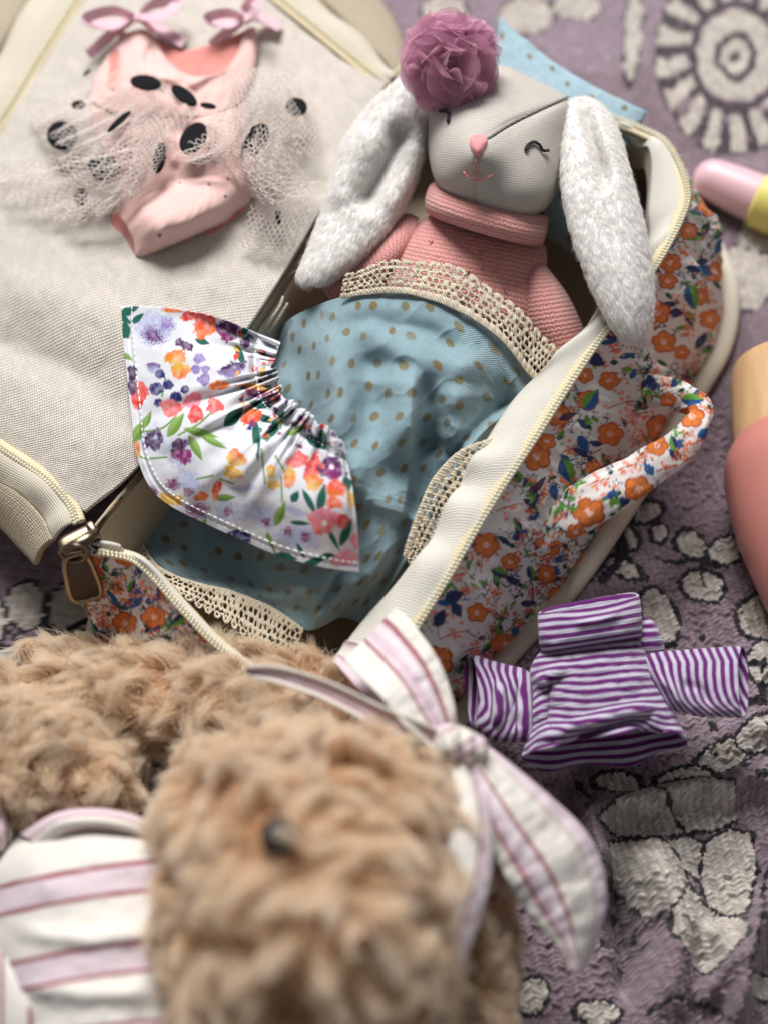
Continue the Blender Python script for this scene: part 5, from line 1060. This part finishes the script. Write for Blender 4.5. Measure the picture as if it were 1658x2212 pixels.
striped("sleeve", [(392, 570, 402, 905, 2.7, .5, 0, 0), (350, 530, 345, 905, 2.7, 1.0, 0, 0), (270, 508, 250, 908, 2.6, 1.1, 0, 0), (180, 485, 165, 892, 2.6, 1.1, 6, 0), (85, 455, 110, 855, 2.7, 1.0, 26, 0), (52, 452, 78, 820, 2.7, .9, 34, 0)], 130, 100, 8.4, shirt, .0, [([(330, 600), (290, 740), (320, 860)], -.4, 22), ([(230, 560), (210, 700), (200, 860)], .3, 22)], .3, 6)

# ================================================================== plush toy in front
plush = empty("plush_toy", "fluffy tan plush toy with striped clothes and ribbon bow lying in front of the case", "plush toy")
skin = fabric("plush_backing", lin(150, 108, 74), weave='noise', f=8, dist=.0004, sheen=.3)
FR, FT = lin(226, 194, 156), lin(254, 240, 220)
def furry(name, G, count, length, dirv, seed, parent=plush, per=80, spread=.42, lean=.55, curl=.8, rad=.0135):
    W = PG(G); o = grid(name, W, skin, parent, closed=True); dv = np.array(dirv, float); dv /= np.linalg.norm(dv)
    def comb(c_, n_):
        a = 6.28 * noise(c_[:, 0] * .55 + 9, c_[:, 1] * .55 + 4, seed); return dv[None] + np.stack([np.cos(a), np.sin(a), 0 * a], -1) * .8
    fur("fur", W, furm, o, count, length, comb, FR, FT, per=per, spread=spread, radius=rad, lean=lean, curl=curl, seed=seed, cvar=.1, clump=.93, k=7, bend=.34, fly=.07)
    return o
HDO = [(400, 1700), (470, 1640), (560, 1612), (680, 1600), (800, 1612), (890, 1660), (945, 1750), (960, 1860), (960, 1990), (930, 2120), (880, 2250), (760, 2340), (600, 2350), (470, 2290), (410, 2170), (385, 2030), (375, 1900), (380, 1790)]
HDG = puff([(x, y) for x, y in HDO], 9.0, 9.6, 110, 150, low=6.5, p=2.2, center=(680, 1960))
HDG[..., 2] += np.where(np.arange(110)[:, None] < 55, 1.6 * np.exp(-(((HDG[..., 0] - 770) / 150) ** 2 + ((HDG[..., 1] - 2060) / 130) ** 2)), 0)
phead = furry("head", HDG, 60000, 2.2, (.2, -.6, 0), 31)
eye_m = plain("eye_glass", lin(24, 15, 18), .45, 0, .1)
ez_ = zat(HDG[:55], 600, 1805) + 1.0; EG = puff([(560, 1806), (576, 1772), (604, 1762), (632, 1778), (644, 1808), (630, 1842), (602, 1852), (572, 1840)], ez_, .6, 20, 36); grid("eye", PG(EG), eye_m, plush, closed=True)
nz_ = zat(HDG[:55], 785, 2040) + 2.0; NG2 = puff([(758, 2040), (768, 2026), (790, 2022), (812, 2030), (816, 2044), (800, 2058), (785, 2062), (768, 2056)], nz_, .35, 16, 30); grid("nose", PG(NG2), fabric("nose_embroidery", lin(92, 60, 40), weave='rib', f=6, dist=.0004), plush, closed=True)
A1, _ = flat_tube([(60, 1470, 50, 1530, 3.0, .6), (90, 1425, 110, 1590, 3.4, 2.0), (200, 1415, 250, 1600, 3.8, 2.6), (350, 1418, 380, 1606, 4.2, 2.8), (520, 1425, 540, 1610, 4.8, 2.8), (640, 1438, 660, 1640, 5.4, 2.8), (720, 1460, 740, 1620, 5.8, 2.2), (770, 1520, 780, 1580, 6.0, .8)], 90, 70)
furry("arm", A1, 34000, 1.8, (-1, -.35, 0), 32)
A2, _ = flat_tube([(-90, 1540, -100, 1760, 4.2, 2.2), (20, 1530, -10, 1775, 4.8, 2.8), (120, 1535, 110, 1785, 5.2, 3.0), (200, 1595, 190, 1790, 5.2, 2.6), (262, 1650, 255, 1775, 5.0, 2.0), (292, 1700, 288, 1745, 4.8, .7)], 70, 60)
furry("arm", A2, 28000, 1.8, (1, -.5, 0), 33)
A3, _ = flat_tube([(-60, 1430, -60, 1520, 2.6, 1.4), (-10, 1440, -10, 1500, 2.8, 1.4), (18, 1455, 20, 1490, 2.8, .6)], 30, 40); furry("foot", A3, 5000, .9, (1, 0, 0), 34)
A4, _ = flat_tube([(960, 1700, 1040, 1690, 7.5, 1.0), (940, 1800, 1070, 1790, 7.0, 1.8), (930, 1930, 1090, 1920, 6.6, 2.2), (920, 2080, 1095, 2080, 6.4, 2.4), (900, 2250, 1085, 2260, 6.2, 2.4), (940, 2330, 1040, 2330, 6.0, .8)], 60, 60)
furry("ear", A4, 22000, 1.1, (.5, -1, 0), 35)
# striped clothes
BUR = lin(138, 38, 64); LIL = lin(216, 203, 207); WHT = lin(220, 214, 206)
def ticking(v):
    """woven stripe repeat: white ground, lilac band between two burgundy lines"""
    f_ = v - np.floor(v); c_ = np.tile(WHT, v.shape + (1,)); d = np.abs(f_ - .5)
    band = smooth(.18, .16, d); c_ = c_ * (1 - band[..., None]) + LIL * band[..., None]
    fine = (np.abs(np.sin(f_ * 2 * pi * 14)) > .8) * band * .6; c_ = c_ * (1 - fine[..., None]) + lin(196, 164, 180) * fine[..., None]
    ln = smooth(.036, .022, np.abs(d - .18)); c_ = c_ * (1 - ln[..., None]) + BUR * ln[..., None]; return c_
tick = fabric("striped_cotton", None, f=9, dist=.0002, cvar=.06, rough=.85, sheen=.15, blotch=.04)
BG = csheet(np.array([[(-40, 1800, 4.0), (80, 1790, 7.0), (180, 1765, 8.2), (280, 1780, 8.4), (350, 1815, 8.0), (430, 1860, 6.0)], [(-60, 1900, 5.2), (60, 1860, 8.8), (170, 1838, 10.0), (270, 1840, 10.0), (360, 1860, 9.2), (450, 1900, 6.5)], [(-60, 2010, 5.4), (60, 1985, 9.4), (180, 1960, 10.6), (290, 1950, 10.6), (380, 1960, 9.8), (470, 1980, 6.8)],
    [(-60, 2140, 5.2), (60, 2110, 9.4), (190, 2085, 10.8), (310, 2070, 10.8), (400, 2070, 9.8), (490, 2080, 6.8)], [(-60, 2270, 5.0), (70, 2230, 9.2), (200, 2215, 10.6), (330, 2200, 10.6), (420, 2200, 9.6), (510, 2200, 6.6)], [(-60, 2400, 4.5), (80, 2380, 8.8), (220, 2370, 10.0), (350, 2360, 10.0), (440, 2360, 9.0), (530, 2350, 6.4)]], float), 170, 130)
BG[..., 2] += .5 * fbm(BG[..., 0] * .01, BG[..., 1] * .012, 55, 3) + ridge(BG[..., 0], BG[..., 1], [(20, 2010), (180, 2030), (360, 2010)], .35, 22) + ridge(BG[..., 0], BG[..., 1], [(20, 2130), (180, 2150), (380, 2140)], .3, 22)
bx_, by_ = BG[..., 0], BG[..., 1]; sv = (by_ + .20 * bx_ - .00025 * (bx_ - 100) ** 2) / 172.
grid("striped_clothes", PG(BG), tick, plush, col=ticking(sv + .5 - (1945 / 172.) + 11 - 11), thick=.15)
CU = np.array([[(40, 1800, 7.2), (120, 1755, 8.6), (210, 1745, 9.0), (300, 1762, 8.8), (345, 1800, 8.0)], [(70, 1820, 8.0), (130, 1778, 9.6), (210, 1768, 10.0), (290, 1785, 9.6), (340, 1815, 8.6)], [(90, 1836, 8.2), (150, 1800, 9.4), (215, 1790, 9.8), (285, 1802, 9.4), (335, 1828, 8.6)]], float)
CGd = csheet(CU, 40, 90); vv = np.linspace(0, 1.1, 40)[:, None] + np.zeros((1, 90)); grid("collar_frill", PG(CGd), tick, plush, col=ticking(vv + .3), thick=.15)
CL = csheet(np.array([[(-70, 2060, 6.0), (-10, 2050, 7.5), (25, 2075, 8.2)], [(-70, 2120, 6.0), (0, 2110, 8.2), (50, 2125, 9.0)], [(-70, 2200, 6.0), (5, 2190, 8.4), (62, 2195, 9.4)], [(-70, 2320, 6.0), (0, 2300, 8.0), (60, 2300, 9.0)]], float), 60, 50); grid("sleeve_cuff", PG(CL), tick, plush, col=ticking(CL[..., 0] / 90. + .62), thick=.15)
CL2 = csheet(np.array([[(-60, 1720, 6.0), (-10, 1735, 7.2), (25, 1770, 6.6)], [(-60, 1780, 6.4), (-5, 1790, 7.6), (28, 1800, 6.8)], [(-60, 1840, 6.2), (-10, 1840, 7.2), (20, 1835, 6.4)]], float), 40, 40); grid("collar_frill", PG(CL2), tick, plush, col=ticking(CL2[..., 0] / 60. + .4), thick=.15)
# ribbon bow
pb = empty("ribbon_bow"); pb.parent = plush
rc = lambda off, rep=1.0: (lambda s_, w_: ticking(w_ * rep + off))
ribbon("bow_tail", [(965, 1605, 10.6, 40), (900, 1580, 11.2, 46), (820, 1548, 11.6, 48), (700, 1490, 11.6, 44), (600, 1458, 11.2, 38), (532, 1450, 10.8, 24)], 40, tick, pb, colf=rc(.1, .8), tilt=.3, curlw=.3, thick=.08)
ribbon("bow_loop", [(960, 1614, 9.6, 40), (900, 1560, 9.4, 70), (830, 1490, 8.8, 90), (770, 1430, 8.2, 80), (735, 1410, 7.4, 60)], 80, tick, pb, n=80, m=20, colf=rc(.3, 1.1), curlw=.4, thick=.08)
ribbon("bow_loop", [(965, 1612, 10.2, 60), (925, 1540, 11.0, 120), (880, 1460, 11.2, 150), (826, 1398, 10.4, 165), (800, 1372, 9.4, 160)], 110, tick, pb, n=110, m=24, colf=rc(.95, .95), tilt=-.8, curlw=.4, thick=.08)
ribbon("bow_tail", [(1005, 1618, 10.6, 64), (1056, 1684, 11.0, 110), (1125, 1780, 10.6, 170), (1190, 1870, 9.8, 200), (1228, 1960, 9.0, 165), (1244, 2040, 8.4, 80), (1244, 2100, 8.0, 14)], 120, tick, pb, n=110, m=24, colf=rc(.45, 1.5), tilt=1.4, curlw=-.5, thick=.08)
ribbon("bow_tail", [(1000, 1650, 11.0, 50), (1018, 1760, 12.4, 76), (1006, 1880, 13.4, 104), (970, 2000, 14.0, 108), (925, 2110, 14.2, 100), (860, 2240, 14.2, 90), (790, 2330, 14.0, 80)], 90, tick, pb, n=110, m=20, colf=rc(.42, .85), tilt=1.2, curlw=-.5, thick=.08)
KG = puff([(925, 1605), (935, 1575), (970, 1562), (1010, 1575), (1050, 1600), (1052, 1630), (1020, 1650), (975, 1648), (940, 1636)], 10.8, 1.1, 30, 50); KG[..., 2] += .3 * np.sin(KG[..., 0] * .2); grid("bow_knot", PG(KG), tick, pb, col=ticking((KG[..., 0] * .6 + KG[..., 1]) / 75. + .9), closed=True)

# ================================================================== wooden toys
def lathe(name, p0, p1, prof, mat, parent, n=48, col=None):
    p0, p1 = np.array(p0), np.array(p1); ax = p1 - p0; L = np.linalg.norm(ax); ax /= L; s_ = np.cross(ax, [0, 0, 1.]); s_ /= np.linalg.norm(s_); w_ = np.cross(s_, ax)
    q = np.linspace(0, 2 * pi, n, endpoint=False); pr = cr(np.array(prof, float), 70)
    W = p0 + ax * (pr[:, 0] * L)[:, None, None] + s_ * (pr[:, 1:2] * np.cos(q))[..., None] + w_ * (pr[:, 1:2] * np.sin(q))[..., None]
    return grid(name, W, mat, parent, closed=True)
def wood(name, a, b):
    k = NT(name); tc = k.n('ShaderNodeTexCoord'); mp = k.n('ShaderNodeMapping'); mp.inputs['Scale'].default_value = (160, 22, 160); k.put(mp.inputs[0], tc.outputs['Object'])
    nz = k.noise(mp.outputs[0], 1.0, 5, .6); k.put(k.b.inputs['Base Color'], k.mixc(nz, a, b)); k.b.inputs['Roughness'].default_value = .45; return k.m
pale_wood = wood("pale_wood", lin(178, 134, 88), lin(226, 192, 148))
pd = empty("wooden_peg", "thick wooden peg toy with pale wood end and smooth rosy pink body", "toy")
a0 = P(1690, 775, 2.5); a1 = P(1718, 1010, 2.6); lathe("wood_end", a0, a1, [(0, .02), (.0, 1.6), (.04, 2.2), (.12, 2.55), (.4, 2.75), (.8, 2.8), (1.0, 2.75)], pale_wood, pd)
b0 = P(1712, 912, 3.0); b1 = P(1785, 1420, 2.6); lathe("pink_body", b0, b1, [(0, .02), (.01, 1.5), (.06, 2.7), (.16, 3.45), (.28, 3.6), (.5, 3.3), (.75, 2.5), (.95, 1.6), (1.0, .9), (1.0, .02)], plain("rosy_paint", lin(196, 128, 118), .38, 0, .05, 60, coat=.2), pd)
pp = empty("painted_peg", "small pink and yellow painted wooden peg lying beside the case corner", "toy")
c0 = P(1503, 372, 1.15); c1 = P(1640, 432, 1.25); lathe("pink_body", c0, c1, [(0, .02), (.0, .35), (.06, .75), (.2, 1.05), (.5, 1.2), (.9, 1.3), (1, 1.28)], plain("powder_pink_paint", lin(222, 182, 190), .4, 0, .05, 60), pp)
d1 = P(1780, 490, 1.3); lathe("yellow_end", c1 - (d1 - c1) * .05, d1, [(0, .9), (.0, 1.25), (.03, 1.45), (.1, 1.5), (.6, 1.5), (.9, 1.45), (1.0, 1.0), (1.0, .02)], plain("yellow_paint", lin(226, 214, 118), .4, 0, .05, 60), pp)
